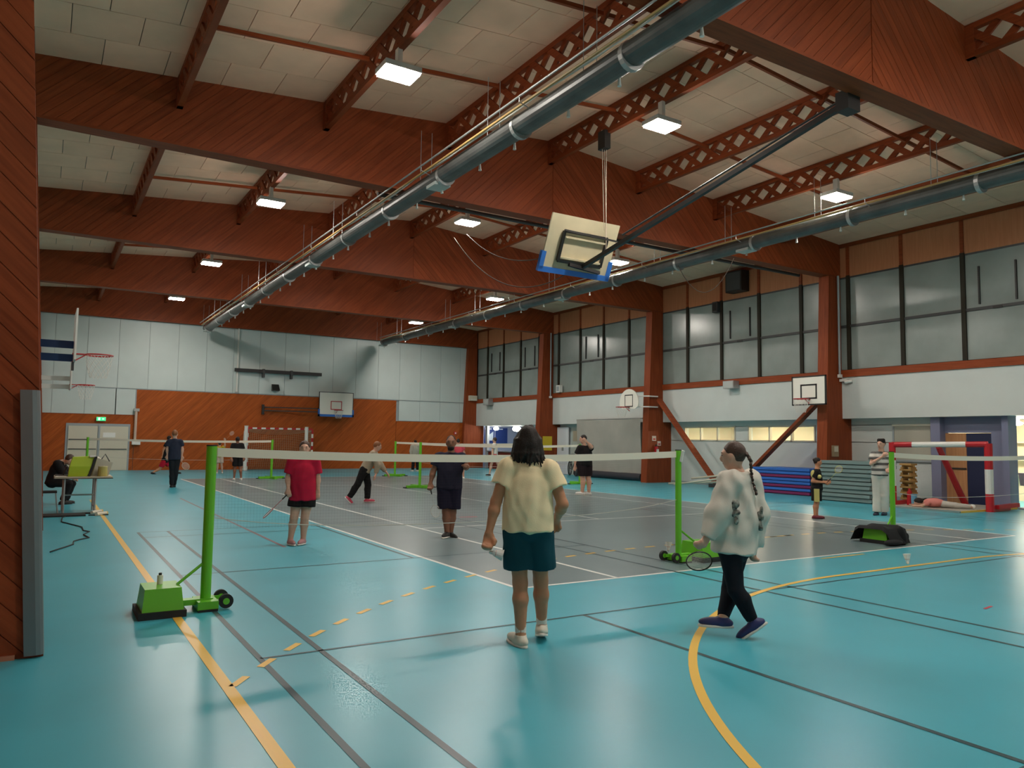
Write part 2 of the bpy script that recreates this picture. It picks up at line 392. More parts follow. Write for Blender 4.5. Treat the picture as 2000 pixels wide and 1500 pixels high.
# ---- lattice joists between the frames
JX = [1.85, 4.62, 7.42, 10.2, 13.0, 15.85, 18.65]
def joist(x, ya, yb, singles, label):
    r = roof(x); zt, zb = r-.01, r-.60; j = thing('lattice_joist', label, 'joist', (x, (ya+yb)/2, zb), 'lattice roof joists', 'structure')
    MB().box((x-.05, ya, zt-.10), (x+.05, yb, zt)).build('top_chord', 'wood_joist', j)
    MB().box((x-.05, ya, zb), (x+.05, yb, zb+.10)).build('bottom_chord', 'wood_joist', j)
    n = 14; p = (yb-ya)/n; za, zc = zb+.05, zt-.05
    if singles:
        d1 = MB().bar((x-.022, ya, za), (x-.022, ya+p, zc), .04, .125, (0, 0, 1)).build('diagonal', 'wood_joist', j)
        d2 = MB().bar((x+.022, ya, zc), (x+.022, ya+p, za), .04, .125, (0, 0, 1)).build('diagonal', 'wood_joist', j)
        for i in range(1, n):
            link_copy(d1, j, (0, i*p, 0)); link_copy(d2, j, (0, i*p, 0))
    else:
        mb = MB()
        for i in range(n):
            mb.bar((x-.022, ya+i*p, za), (x-.022, ya+(i+1)*p, zc), .04, .125); mb.bar((x+.022, ya+i*p, zc), (x+.022, ya+(i+1)*p, za), .04, .125)
        tag(mb.build('lattice_web', 'wood_joist', j), kind='stuff')
    for e, s in ((ya, 1), (yb, -1)): MB().box((x-.055, min(e, e+s*.16), zb), (x+.055, max(e, e+s*.16), zt)).build('end_block', 'wood_joist', j)
bayn = ['in the bay over the near end', 'between the post with steel guard and the next frame', 'in the second bay from the steel guarded post', 'in the bay of the ribbon windows', 'in the bay next to the far wall']
for b in range(5):
    for i, x in enumerate(JX):
        if b == 0 and x < 10: continue
        joist(x, FR[b]+FT, FR[b+1], b in (1, 2) or (b == 0 and x > 12), ['seventh', 'sixth', 'fifth', 'fourth', 'third', 'second', 'first'][i] + ' lattice joist from the windows, ' + bayn[b])
# bridging bars between joists
for b in (1, 2, 3):
    for t in (.30, .68):
        yy = FR[b]+FT+(FR[b+1]-FR[b]-FT)*t
        for i in range(6):
            x0, x1 = JX[i]+.05, JX[i+1]-.05
            tag(MB().bar((x0, yy, roof(x0)-.2), (x1, yy, roof(x1)-.2), .05, .07).build('bridging_bar', 'wood_joist', None, origin=((x0+x1)/2, yy, roof((x0+x1)/2)-.2)),
                'slim dark bar bridging two lattice joists under the ceiling', 'bar', 'bridging bars under the ceiling', 'structure')

# ---- left wall, near wall
lw = MB().box((XL-.2, Y0-.2, 0), (XL, YB+.2, roof(XL)+.05)).build('wall_left', M_WALL); tag(lw, 'white left side wall of the hall', None, None, 'structure')
MB().box((XL, Y0, 0), (XL+.03, YB-.05, 2.5)).build('wainscot', 'wood_wall', lw)
nw = MB().box((XL-.2, Y0-.25, 0), (XW+.2, Y0, 9)).build('wall_near', M_WALL); tag(nw, 'white near end wall behind the camera', None, None, 'structure')

# ---- back wall
bw = tag(MB().box((XL-.2, YB+.06, 0), (27, YB+.3, 9.1)).build('wall_back', M_TRIMG), 'far end wall with pale panels over orange boarding', None, None, 'structure')
def pan(x0, x1, z0, z1, t=.06): MB().box((x0+.006, YB+.06-t, z0+.006), (x1-.006, YB+.08, z1-.006)).build('wall_panel', M_WALLP, bw)
xs = [XL, -.9+1.15]
while xs[-1] < XR: xs.append(xs[-1]+1.27)
xs[-1] = XR
xs = [x+0 for x in xs]
for a, b in zip(xs[:-1], xs[1:]):
    pan(a, b, 3.78, ZB+.02)
    if b < 3.7: pan(a, min(b, 3.58), 2.55, 3.76)
    if a > 16.5: pan(a, b, 2.62, 3.76)
pan(2.74, 3.58, 2.55, 3.76) if not any(abs(b-3.58) < .2 for b in xs) else None
MB().box((15.9, YB, 2.62), (16.6, YB+.07, 3.76)) if False else None
for nm, x0, x1, z1 in (('wood_cladding', XL, 3.58, 2.53), ('wood_cladding', 3.6, 16.6, 3.74), ('wood_cladding', 16.62, XR, 2.6)):
    MB().box((x0, YB-.01, 0), (x1, YB+.07, z1)).build(nm, 'wood_wall', bw)
MB().box((XL, YB-.02, 3.745), (XR, YB+.05, 3.775)).build('ledge', M_TRIMG, bw)
MB().box((3.575, YB-.03, 2.5), (3.615, YB+.05, 3.76)).build('edge_trim', M_TRIMG, bw)
MB().box((XL, YB-.02, 2.53), (3.58, YB+.05, 2.555)).build('ledge', 'wood_trim', bw)

# ---- right wall: upper band, windows, lower recessed wall
rw = tag(MB().box((XR, Y0, SOFF), (XR+.3, YB+.05, 3.78)).build('wall_right', M_WALL), 'white right side wall band under the high windows', None, None, 'structure')
MB().box((XR-.05, Y0, 3.76), (XR+.3, YB+.05, 3.98)).build('sill_beam', 'wood_trim', rw)
MB().box((XR-.03, Y0, 7.93), (XR+.3, YB+.05, 8.12)).build('head_beam', 'wood_trim', rw)
MB().box((XR+.12, Y0, 3.98), (XR+.3, YB+.05, 7.95)).build('window_back', M_CEILB, rw)
MB().box((XR+.3, Y0, SOFF), (26.5, YB+.05, SOFF+.12)).build('soffit', M_WALL, rw)
ms = [11.14+1.7675*k for k in range(-7, 16)]
ms = [y for y in ms if y < 38.6]
for i, y in enumerate(ms):
    t = MB().box((XR-.02, y-.06, 3.98), (XR+.12, y+.06, 7.0)); t.cur = 1; t.box((XR-.015, y-.05, 7.0), (XR+.12, y+.05, 7.93))
    tag(t.build('trim_%d' % (i+1), ['wood_dark', 'wood_trim'], origin=(0, 0, 0)), 'dark timber mullion between high windows', None, None, 'structure')
wn = 0
for a, b in zip([Y0+.05]+ms, ms+[38.9]):
    wn += 1; ym = (a+b)/2
    w = thing('window_%d' % wn, 'high frosted window bay with timber panel above', None, (XR+.05, ym, 3.98), None, 'structure')
    MB().box((XR+.04, a+.06, 4.0), (XR+.06, b-.06, 5.34)).build('pane', M_GLASS, w)
    MB().box((XR+.04, a+.06, 5.42), (XR+.06, b-.06, 6.92)).build('pane', M_GLASS, w)
    MB().box((XR+.0, a+.06, 5.34), (XR+.08, b-.06, 5.42)).build('transom', M_DKGREY, w)
    MB().box((XR+.02, a+.06, 6.92), (XR+.08, b-.06, 6.97)).build('transom', M_DKGREY, w)
    MB().box((XR+.02, a+.05, 6.97), (XR+.08, b-.05, 7.93)).build('timber_panel', 'wood_panel', w)
    if any(a < yy < b for yy in (10.2, 19.1, 28.0, 36.7, 33.0)):
        for yy in (a+.42, b-.42): MB().box((XR-.01, yy-.02, 5.5), (XR+.04, yy+.02, 6.55)).build('window_stay', M_BLACK, w)
        MB().box((XR-.01, ym-.12, 5.33), (XR+.03, ym+.12, 5.40)).build('latch', M_BLACK, w)

# lower recessed wall in pieces around the openings
low = tag(MB().box((XW, Y0, 0), (XW+.2, 7.6, SOFF)).box((XW, 12.25, 0), (XW+.2, 31.0, 1.72)).box((XW, 12.25, 2.24), (XW+.2, 31.0, SOFF)).box((XW, 12.25, 1.7), (XW+.2, 16.3, 2.26)).box((XW, 19.1, 1.7), (XW+.2, 19.75, 2.26)).box((XW, 22.35, 1.7), (XW+.2, 31.0, 2.26)).build('wall_right_low', M_WALL),
          'white recessed lower right wall with ribbon windows', None, None, 'structure')
lowb = MB().box((XW-.02, 12.25, 0), (XW, 31.0, .09)).build('skirting', M_TRIMG, low)
# ribbon windows, lit from a room behind
for k, (a, b) in enumerate(((16.3, 19.1), (19.75, 22.35))):
    w = thing('window_%d' % (wn+1+k), 'lit ribbon window of three panes low in the side wall', None, (XW, (a+b)/2, 1.72), None, 'structure')
    f = MB()
    for z0, z1 in ((1.70, 1.75), (2.21, 2.26)): f.box((XW-.03, a, z0), (XW+.1, b, z1))
    for i in range(4):
        yy = a+(b-a)*i/3; f.box((XW-.03, yy-.025, 1.70), (XW+.1, yy+.025, 2.26))
    f.build('window_frame', M_CREAM, w)
    for i in range(3):
        ya, yb2 = a+(b-a)*i/3+.025, a+(b-a)*(i+1)/3-.025
        MB().box((XW+.05, ya, 1.75), (XW+.06, yb2, 2.21)).build('pane', mat('lit_pane', (.9, .9, .85), rough=.1, alpha=.15), w)
rm = tag(MB().box((25.4, 15.5, 0), (25.5, 23, SOFF)).box((XW+.2, 15.4, 0), (25.5, 15.5, SOFF)).box((XW+.2, 23, 0), (25.5, 23.1, SOFF)).build('wall_side_room', mat('room_cream', (.62, .50, .34), rough=.7)), 'cream walls of the lit side room', None, None, 'structure')
for yy in (17.2, 20.6):
    tl = thing('ceiling_light', 'warm tube light behind the ribbon window beside ' + ('the rectangular board' if yy < 18 else 'the fan shaped board'), 'light', (23.6, yy, 2.36), 'side room tube lights')
    MB().box((23.5, yy-.6, 2.40), (23.7, yy+.6, 2.448)).build('housing', M_WHITE, tl); MB().box((23.52, yy-.58, 2.37), (23.68, yy+.58, 2.40)).build('tube', M_ROOMLIT, tl)

# ---- foyer between the last two frames
fy = tag(MB().box((26.3, 31.2, 0), (26.5, YB, SOFF)).box((XW, 31.0, 0), (26.5, 31.2, SOFF)).build('wall_foyer', M_BGREY), 'blue grey walls of the foyer beyond the court', None, None, 'structure')
fe = MB().box((21.6, 39.0, 0), (26.3, 39.14, SOFF)).build('end_wall', M_BGREY, fy)
ct = thing('reception_counter', 'dark red brown reception counter in the foyer', 'counter', (22.2, 35.6, 0))
MB().box((22.06, 32.6, 0), (22.4, 38.3, .96)).build('front', mat('counter_wood', (.20, .035, .022), rough=.5), ct); MB().box((22.0, 32.5, .96), (22.5, 38.4, 1.02)).build('worktop', mat('counter_top', (.20, .20, .24), rough=.5), ct)
for kk, (xa_, xb_) in enumerate(((22.15, 22.85), (22.92, 23.75))):
    ps = thing('poster', ['dark blue poster with a pale figure on the foyer wall', 'plain dark blue poster beside the figure poster'][kk], 'poster', (xa_, 38.97, 1.45))
    MB().box((xa_, 38.97, 1.45), (xb_, 38.99, 2.36)).build('sheet', mat('poster_blue', (.014, .035, .17), rough=.4), ps)
    if kk == 0: MB().prism([(xa_+.25, 38.965, 1.6), (xa_+.6, 38.965, 1.6), (xa_+.62, 38.965, 2.15), (xa_+.35, 38.965, 1.95)], (0, -.004, 0)).build('print', mat('print_pale', (.4, .48, .6), rough=.5), ps)
    MB().box((xa_+.05, 38.962, 2.26), (xa_+.5, 38.968, 2.31)).build('title_bar', mat('print_pale2', (.5, .55, .65), rough=.5), ps)
for kk, (x, y, z) in enumerate(((22.85, 36.5, 2.28), (22.45, 38.1, 2.30))):
    gl = thing('globe_lamp', ['large bright round lamp under the foyer ceiling', 'smaller white lamp above the blue posters'][kk], 'lamp', (x, y, z))
    MB().ell((x, y, z), ((1,0,0),(0,1,0),(0,0,1)), (.24, .24, .15) if kk == 0 else (.16, .16, .1)).build('globe', M_GLOBE, gl, True)
    MB().tube((x, y, z+.08), (x, y, SOFF-.002), .03).build('stem', M_WHITE, gl)
pil = tag(MB().box((22.05, 38.45, 0), (22.2, 38.65, SOFF)).build('trim_foyer_post', mat('post_pale', (.38, .42, .46), rough=.5)), 'pale grey post at the foyer edge', None, None, 'structure')

# ---- bay between frames three and four: white door, panel door, hanging curtain
d1 = thing('door_1', 'bright white flush door standing beside the post with yellow sheet', None, (21.85, 30.55, 0), None, 'structure')
MB().box((21.80, 30.1, .01), (21.86, 31.0, 2.3)).build('leaf', mat('door_bright', (.80, .83, .88), rough=.4), d1)
MB().box((21.785, 30.45, 1.15), (21.80, 30.6, 1.4)).build('notice', M_TRIMG, d1)
d2 = thing('door_2', 'pale grey green door with tan glazed panel near the curtain', None, (21.98, 29.5, 0), None, 'structure')
MB().box((21.95, 28.9, .01), (22.0, 30.0, 2.28)).build('leaf', mat('door_sage', (.46, .50, .45), rough=.5), d2)
MB().box((21.93, 29.0, 1.62), (21.96, 29.85, 2.12)).build('vision_panel', mat('panel_tan', (.42, .36, .26), rough=.3), d2)
MB().box((21.92, 29.05, 1.65), (21.935, 29.45, 1.95)).build('vent', mat('panel_vent', (.25, .23, .19), rough=.5), d2)
cu = thing('curtain', 'large grey canvas curtain hanging beside the fan shaped basketball board', 'curtain', (21.3, 27.0, 0))
mb = MB(); NY, NZ = 40, 10; ya, yb = 24.2, 28.7
for j in range(NZ+1):
    for i in range(NY+1):
        t = i/NY; z = .22+(2.62-.22)*j/NZ; yy = ya+(yb-ya)*t
        mb.v.append(Vector((21.28+.05*math.sin(yy*3.1+.6*math.sin(z*2))*(1.1-.5*j/NZ)+.05*(1-j/NZ), yy, z-.05*math.sin(math.pi*t))))
for j in range(NZ):
    for i in range(NY): mb.f.append([j*(NY+1)+i, j*(NY+1)+i+1, (j+1)*(NY+1)+i+1, (j+1)*(NY+1)+i]); mb.mi.append(0)
mb.build('cloth', M_CURT, cu, True)
MB().tube((21.33, 24.15, 2.62), (21.33, 28.75, 2.62), .03).build('rail', M_GALV, cu)
MB().tube((21.3, 24.15, .16), (21.3, 28.75, .16), .15, n=16).build('bottom_roll', mat('roll_dark', (.03, .03, .04), rough=.7), cu)
# ---- diagonal braces between the two posts
for a, b, lb in (((21.15, 22.95, 3.35), (21.15, 19.9, .15), 'brown diagonal timber brace falling from the post of the fan shaped board'), ((21.15, 15.4, 3.1), (21.15, 18.9, .15), 'brown diagonal timber brace falling from the post of the rectangular board')):
    br = thing('diagonal_brace', lb, 'brace', (a[0], (a[1]+b[1])/2, 0), None, 'structure')
    MB().bar(a, b, .10, .24, (1, 0, 0)).build('timber', 'wood_trim', br)
    MB().box((b[0]-.14, b[1]-.25, 0), (b[0]+.14, b[1]+.25, .13)).build('foot_plate', M_DKGREY, br)

# ---- right end of the side wall: hatch, purple wall with doors, lit room
ht = thing('window_%d' % (wn+3), 'wide grey beige shutter hatch in white wall', None, (XW, 12.95, 1.15), None, 'structure')
MB().box((XW-.03, 12.4, 1.2), (XW, 13.5, 2.2)).build('shutter', mat('shutter', (.44, .42, .34), rough=.6), ht)
for z in (1.14, 2.2): MB().box((XW-.06, 12.35, z), (XW, 13.55, z+.06)).build('rail', M_TRIMG if z < 2 else M_CREAM, ht)
for yy in (12.33, 13.5): MB().box((XW-.05, yy, 1.14), (XW, yy+.05, 2.26)).build('jamb', M_TRIMG, ht)
pw = tag(MB().box((XW-.25, 12.0, 0), (XW+.2, 12.27, SOFF)).box((XW, 10.75, 2.0), (XW+.2, 12.0, SOFF)).box((XW, 10.36, 0), (XW+.2, 10.75, SOFF)).box((XW-.25, 10.2, 0), (XW+.2, 10.36, SOFF)).build('wall_purple', M_PURP), 'purple grey wall around the brown and navy doors', None, None, 'structure')
d3 = thing('door_3', 'orange brown wooden door in the purple wall', None, (XW+.05, 11.7, 0), None, 'structure')
MB().box((XW+.03, 11.43, .01), (XW+.08, 12.0, 1.99)).build('leaf', 'wood_door', d3); MB().box((XW+.0, 11.45, .98), (XW+.03, 11.98, 1.02)).build('push_bar', M_BLACK, d3)
d4 = thing('door_4', 'dark navy blue door in the purple wall', None, (XW+.05, 11.1, 0), None, 'structure')
MB().box((XW+.03, 10.76, .01), (XW+.08, 11.42, 1.99)).build('leaf', M_NAVY, d4)
MB().tube((XW, 10.85, 1.0), (XW, 10.95, 1.0), .015).build('handle', M_GALV, d4)
lr = tag(MB().box((25.3, 6.5, 0), (25.5, 12.4, SOFF)).box((XW+.2, 12.28, 0), (25.5, 12.4, SOFF)).box((XW+.2, 6.5, 0), (25.5, 6.6, SOFF)).build('wall_lit_room', mat('room_bright', (.72, .62, .44), rough=.6)), 'cream walls of the bright room beyond the doorway', None, None, 'structure')
for z in (.75, 1.22, 1.75): MB().box((25.0, 6.7, z), (25.3, 12.2, z+.035)).build('shelf', M_CREAM, lr)
lp = at(1975, 827, 'X', 23.4)
tl = thing('ceiling_light', 'bright round lamp just inside the lit doorway', 'light', lp)
MB().ell(lp, ((1,0,0),(0,1,0),(0,0,1)), (.3, .3, .07)).build('diffuser', emis('room_lamp', (1., .87, .68), 170), tl, True); MB().tube(lp+Vector((0, 0, .02)), (lp.x, lp.y, SOFF-.002), .2).build('housing', M_WHITE, tl)
# ---- double door in the far wall
dd = thing('door_5', 'cream double door with push bars in the far wall', None, (2.15, YB-.05, 0), None, 'structure')
MB().box((.85, YB-.04, 0), (3.42, YB, 2.12)).build('door_frame', M_TRIMG, dd)
for a, b in ((.95, 2.1), (2.2, 3.34)):
    lf = MB().box((a, YB-.075, .01), (b, YB-.03, 2.0)).build('leaf', M_CREAM, dd)
    for z in (.95, 1.38): MB().box((a+.03, YB-.10, z), (b-.03, YB-.07, z+.035)).build('push_bar', M_DKGREY, lf)
MB().box((2.12, YB-.085, .01), (2.2, YB-.03, 2.05)).build('mullion', M_TRIMG, dd)
MB().box((2.32, YB-.085, 1.5), (2.82, YB-.075, 1.72)).build('notice', mat('paper', (.8, .8, .76), rough=.8), dd)

# ================================================================== ROOF EQUIPMENT
def lamp(x, y, z, label, off=None):
    t = thing('hall_lamp' if not off else 'hall_lamp_%s_offscreen' % off, label, 'lamp', (x, y, z), 'hall lamps hung under the joists')
    MB().box((x-.31, y-.23, z), (x+.31, y+.23, z+.09)).build('housing', M_LAMPG, t)
    MB().box((x-.29, y-.21, z-.035), (x+.29, y+.21, z)).build('lens' if not off else '%s_lens_offscreen' % off, M_LENS, t)
    zt = roof(x)-.60
    MB().box((x-.04, y-.06, z+.09), (x+.04, y+.06, zt+.02)).build('bracket', M_WHITE, t)
for b, y in enumerate((2.9, 11.1, 19.2, 27.15, 35.05)):
    w = ['near end bay', 'bay by the steel guarded post', 'second bay from the steel guarded post', 'bay of the ribbon windows', 'bay by the far wall'][b]
    lamp(4.6, y, 7.5, 'glaring white lamp on the joist off the windows, ' + w, None if b else 'wall_side')
    if b < 4: lamp(10.12, y-.2, 7.87, 'glaring white lamp under the roof ridge, ' + w, None if b else 'ridge')
    lamp(15.78, y-.1, 7.5, 'glaring white lamp on the window side joist, ' + w, None if b else 'window_side')

def duct(x, z, ya, yb, label):
    t = thing('heating_duct', label, 'duct', (x, (ya+yb)/2, z))
    n = 20; R = .19
    prof = [(R*1.05*math.cos(a), R*math.sin(a)*(1. if math.sin(a) > 0 else .75)) for a in [2*math.pi*i/n for i in range(n)]]
    mb = MB(); mb.add([(x+p[0], yy, z+p[1]) for yy in (ya, yb) for p in prof], [(i, (i+1) % n, n+(i+1) % n, n+i) for i in range(n)]+[tuple(range(n)), tuple(range(n, 2*n))])
    mb.build('casing', M_DUCT, t, False)
    y = ya+1.5; k = 0
    while y < yb:
        MB().tube((x, y-.04, z), (x, y+.04, z), R*1.08, n=20).build('joint_band', M_GALV, t)
        if k % 3 == 1: MB().box((x-.17, y+.1, z-.165), (x+.17, y+.5, z-.10)).build('end_reflector', M_DUCTL, t)
        for dx in (-.12, .12): MB().tube((x+dx, y+.9, z+.05), (x+dx, y+.9, ZB+.9), .006, n=5).build('hanger_rod', M_GALV, t)
        for q in (.4, 1.6): MB().tube((x+.13, y+q, z-.22), (x+.13, y+q, z-.1), .03, .015, n=8).build('fitting', M_WHITE, t)
        y += 2.75; k += 1
    MB().tube((x-.30, ya, z+.12), (x-.30, yb-.3, z+.12), .022, n=8).build('gas_pipe', mat('pipe_ochre', (.45, .28, .10), rough=.5), t)
    MB().tube((x-.38, ya, z+.21), (x-.38, yb-.3, z+.21), .018, n=8).build('conduit', M_GALV, t)
    for k, (dx, dz) in enumerate(((-.21, .16), (-.24, .13))):
        pts = [(x+dx+.012*math.sin(i*1.7+k), ya+(yb-ya)*i/60, z+dz+.02*math.sin(i*.9+2*k)) for i in range(61)]
        MB().path(pts, .011, 5).build('cable', M_WHITE, t)
    y = ya+2
    while y < yb: MB().path([(x-.18, y, z+.06), (x-.38, y, z+.12), (x-.38, y, z+.235)], .008, 5).build('pipe_clip', M_GALV, t); y += 3.6
duct(6.42, 6.74, .5, 38.25, 'long grey metal heating duct crossing under the ridge side of the roof')
duct(15.28, 6.74, .5, 37.9, 'long grey metal heating duct running near the window wall')
# cross pipe behind second frame
t = thing('conduit_pipe', 'grey steel pipe slung across the hall behind the boarded beam', 'pipe', (13, 15.9, 7.1), None)
MB().tube((6.2, 16.0, 7.16), (20.9, 16.0, 7.16), .05, n=10).build('pipe', M_DKGREY, t)
for x in (8, 12, 16, 20): MB().tube((x, 16.0, 7.16), (x, 16.0, 7.95), .012, n=6).build('hanger', M_GALV, t)

# suspended basketball board folded up under the roof
hb = thing('suspended_basketball_board', 'cream basketball board with blue padding folded up on a steel boom', 'basketball board', (9.9, 12.95, 5.15))
C0, C1 = at(1120, 534, 'X', 9.95), at(1147, 428, 'X', 9.95)
up = (C1-C0).normalized(); rt = Vector((1, 0, 0)); rt = (rt-up*up.dot(rt)).normalized(); nn = rt.cross(up).normalized()   # nn points to the camera side (-y)
if nn.y > 0: nn = -nn
BW, BH = .92, (C1-C0).length; cen = (C0+C1)/2
bp = lambda u, v, w=0: cen+rt*u+up*v+nn*w
hbb = MB().obox(cen, (rt, up, nn), (BW, BH/2, .018)).build('panel', M_BOARDC, hb)
pad = MB(); pad.obox(bp(0, -BH/2), (rt, up, nn), (BW+.05, .06, .045))
for s in (-1, 1): pad.obox(bp(s*(BW), -BH/2+.17), (rt, up, nn), (.055, .22, .045))
pad.build('edge_padding', M_BLUE, hb)
fr_ = MB()
for a, b in (((-.55, .28), (-.55, -.38)), ((.62, .28), (.62, -.38)), ((-.55, -.38), (.62, -.38)), ((-.55, .28), (.62, .28))): fr_.bar(bp(*a, .07), bp(*b, .07), .06, .06, nn)
fr_.build('steel_frame', M_BLACK, hb)
for v in (.16, -.30): MB().bar(bp(-.52, v, .04), bp(.60, v, .04), .04, .10, nn).build('stiffener', M_BOARDC, hb)
tip = bp(.12, -.42, .12); piv = Vector((10.35, 6.9, 6.92))
bo = MB().bar(piv, tip, .085, .085).build('boom', M_BLACK, hb)
MB().tube(piv+Vector((0, 0, .1)), tip+(piv-tip)*.2+Vector((0, 0, .16)), .02, n=8).build('tie_rod', M_DKGREY, hb)
MB().bar(bp(-.55, .30, .08), tip+(piv-tip)*.17+Vector((0, 0, .1)), .035, .035).build('stay', M_BLACK, hb)
MB().bar(bp(-.25, -.42, .10), bp(.62, -.50, .10), .07, .07).build('cross_bar', M_BLACK, hb)
MB().box((10.2, 6.88, 6.75), (10.5, 7.1, 7.05)).build('pivot_bracket', M_BLACK, hb)
pul = Vector((10.15, 12.75, 8.12))
MB().box((pul.x-.08, pul.y-.12, pul.z-.12), (pul.x+.08, pul.y+.12, pul.z+.28)).build('pulley', M_BLACK, hb)
for dx, tgt in ((-.06, bp(.45, .45, .1)), (.0, bp(.55, .35, .1)), (.06, tip+(piv-tip)*.12)): MB().tube(pul+Vector((dx, 0, 0)), tgt, .007, n=5).build('rope', mat('rope', (.5, .4, .3), rough=.8), hb)
# slack cables to the board
for a, b, sag, lb in (((9.6, 18.8, 7.3), bp(-.2, -.66), .75, 'low'), ((9.9, 18.6, 7.4), bp(-.95, -.4), .30, 'short')):
    a, b = Vector(a), Vector(b)
    tag(MB().path([a.lerp(b, t/20)-Vector((0, 0, 4*sag*(t/20)*(1-t/20))) for t in range(21)], .012, 5).build('slack_cable', M_DKGREY if 0 else mat('cable_tan', (.12, .085, .065), rough=.8), None, True, origin=a),
        'thin ' + ('longer' if lb == 'low' else 'shorter') + ' slack cable drooping to the suspended board', 'cable')
a, b = Vector((15.0, 15.5, 6.6)), Vector((15.6, 14.0, 6.6))
tag(MB().path([a.lerp(b, t/20)-Vector((0, 0, 4*.85*(t/20)*(1-t/20))) for t in range(21)], .010, 5).build('slack_cable', MAT['cable_tan'], None, True, origin=a), 'thin cable loop drooping under the window side duct', 'cable')
# speakers and boxes high on the wall
def box_thing(name, label, cat, lo, hi, m, detail=None):
    c = ((lo[0]+hi[0])/2, (lo[1]+hi[1])/2, lo[2]); t = thing(name, label, cat, c)
    MB().box(lo, hi).build('body', m, t)
    if detail: MB().box(*detail[:2]).build(detail[2], detail[3], t)
    return t
box_thing('wall_speaker', 'black speaker box high on the timber window panel', 'speaker', (21.15, 18.65, 7.15), (21.55, 19.4, 7.9), M_BLACK, ((21.14, 18.7, 7.2), (21.15, 19.35, 7.85), 'grille', M_DKGREY))
box_thing('junction_box', 'small dark box beside a window mullion', 'box', (21.35, 20.0, 6.55), (21.53, 20.25, 6.95), M_DKGREY, ((21.34, 20.03, 6.6), (21.35, 20.22, 6.9), 'cover', M_BLACK))
t = box_thing('floodlight', 'grey floodlight on the sill beam over the ribbon windows', 'floodlight', (21.2, 19.1, 3.62), (21.5, 19.6, 3.9), M_GALV, ((21.19, 19.13, 3.65), (21.2, 19.57, 3.87), 'glass', mat('flood_glass', (.5, .52, .5), rough=.15)))
box_thing('floodlight', 'grey floodlight on the sill beam near the far corner post', 'floodlight', (21.2, 36.9, 3.6), (21.5, 37.5, 3.95), M_GALV, ((21.19, 36.95, 3.65), (21.2, 37.45, 3.9), 'glass', MAT['flood_glass']))
box_thing('alarm_box', 'cream alarm box on the far corner post', 'box', (21.0, 38.72, 3.9), (21.5, 38.9, 4.2), M_CREAM, ((21.05, 38.7, 3.95), (21.45, 38.72, 4.0), 'label_strip', M_WHITE))
box_thing('speaker_box', 'small white box at the corner of a window sill', 'box', (21.35, 30.2, 4.0), (21.53, 30.5, 4.35), M_WHITE, ((21.34, 30.25, 4.05), (21.35, 30.45, 4.3), 'front', M_TRIMG))
t = thing('wall_camera', 'small white cameras on the post of the rectangular board', 'camera', (21.45, 14.7, 3.55))
MB().tube((21.4, 14.75, 3.6), (21.5, 14.55, 3.62), .05).build('body', M_WHITE, t); MB().box((21.42, 14.7, 3.62), (21.54, 14.95, 3.7)).build('bracket', M_WHITE, t)
for x, y, lb in ((21.35, 14.88, 'beside the rectangular board'), (21.35, 30.98, 'on the post with yellow sheet')):
    t = thing('downpipe', 'thin grey pipe running down the post ' + lb, 'pipe', (x, y, 3.8)); MB().tube((x, y, 3.8), (x, y, 7.0), .035, n=8).build('pipe', M_TRIMG, t)
    MB().box((x-.06, y-.05, 3.74), (x+.06, y+.04, 3.84)).build('end_cap', M_WHITE, t)
t = thing('notice_sheet', 'yellow sheet fixed on the timber post near the foyer', 'sheet', (21.2, 31.03, 1.2)); MB().box((20.95, 31.02, 1.15), (21.5, 31.04, 1.85)).build('sheet', mat('yellow_sheet', (.62, .45, .02), rough=.6), t)
t = thing('fire_extinguisher', 'red fire extinguisher on the post of the fan shaped board', 'fire extinguisher', (21.1, 23.05, 1.1))
MB().tube((21.1, 23.06, 1.0), (21.1, 23.06, 1.45), .08).build('cylinder', M_RED, t); MB().tube((21.1, 23.06, 1.45), (21.1, 23.06, 1.54), .03).build('valve', M_BLACK, t); MB().box((21.04, 22.965, 1.12), (21.16, 22.98, 1.35)).build('label_plate', M_WHITE, t)
for x, z, s in ((21.05, 1.78, .1), (21.32, 1.58, .09)):
    t = thing('safety_sign', ('larger' if s > .095 else 'smaller') + ' pale safety sign on the post by the extinguisher', 'sign', (x, 23.13, z), 'safety signs on the post'); MB().box((x-s, 23.12, z-s), (x+s, 23.145, z+s)).build('plate', mat('sign_pale', (.60, .50, .45), rough=.5), t); MB().box((x-s*.6, 23.115, z-s*.6), (x+s*.6, 23.12, z)).build('symbol', M_RED, t)
t = thing('electric_box', 'small tan box on the post behind the grey mats', 'box', (21.1, 14.9, 1.2)); MB().box((20.95, 14.86, 1.25), (21.2, 14.94, 1.6)).build('body', mat('box_tan', (.33, .25, .15), rough=.6), t); MB().box((20.98, 14.855, 1.4), (21.17, 14.86, 1.57)).build('cover', M_CREAM, t)

# ================================================================== BASKETBALL BOARDS
def rim(par, c, d, R=.225, z=3.05, net=True, m=M_RIM):
    d = Vector(d).normalized(); c = Vector(c)
    ro = MB().ring(c, (0, 0, 1), R, .014, 28, 6).bar(c-d*R, c-d*(R+.2), .12, .02).bar(c-d*R*.9, c-d*(R+.2)-Vector((0, 0, .15)), .03, .02).build('rim', m, par)
    if net:
        mb = MB()
        for k in range(12):
            for s in (-1, 1):
                pts = []
                for j in range(7):
                    t = j/6; a = 2*math.pi*(k+s*.5*j)/12; rr = R*(1-.42*t+.06*math.sin(t*3)); pts.append(c+Vector((rr*math.cos(a), rr*math.sin(a), -.42*t)))
                mb.path(pts, .004, 3)
        mb.build('net', M_NETW, ro)
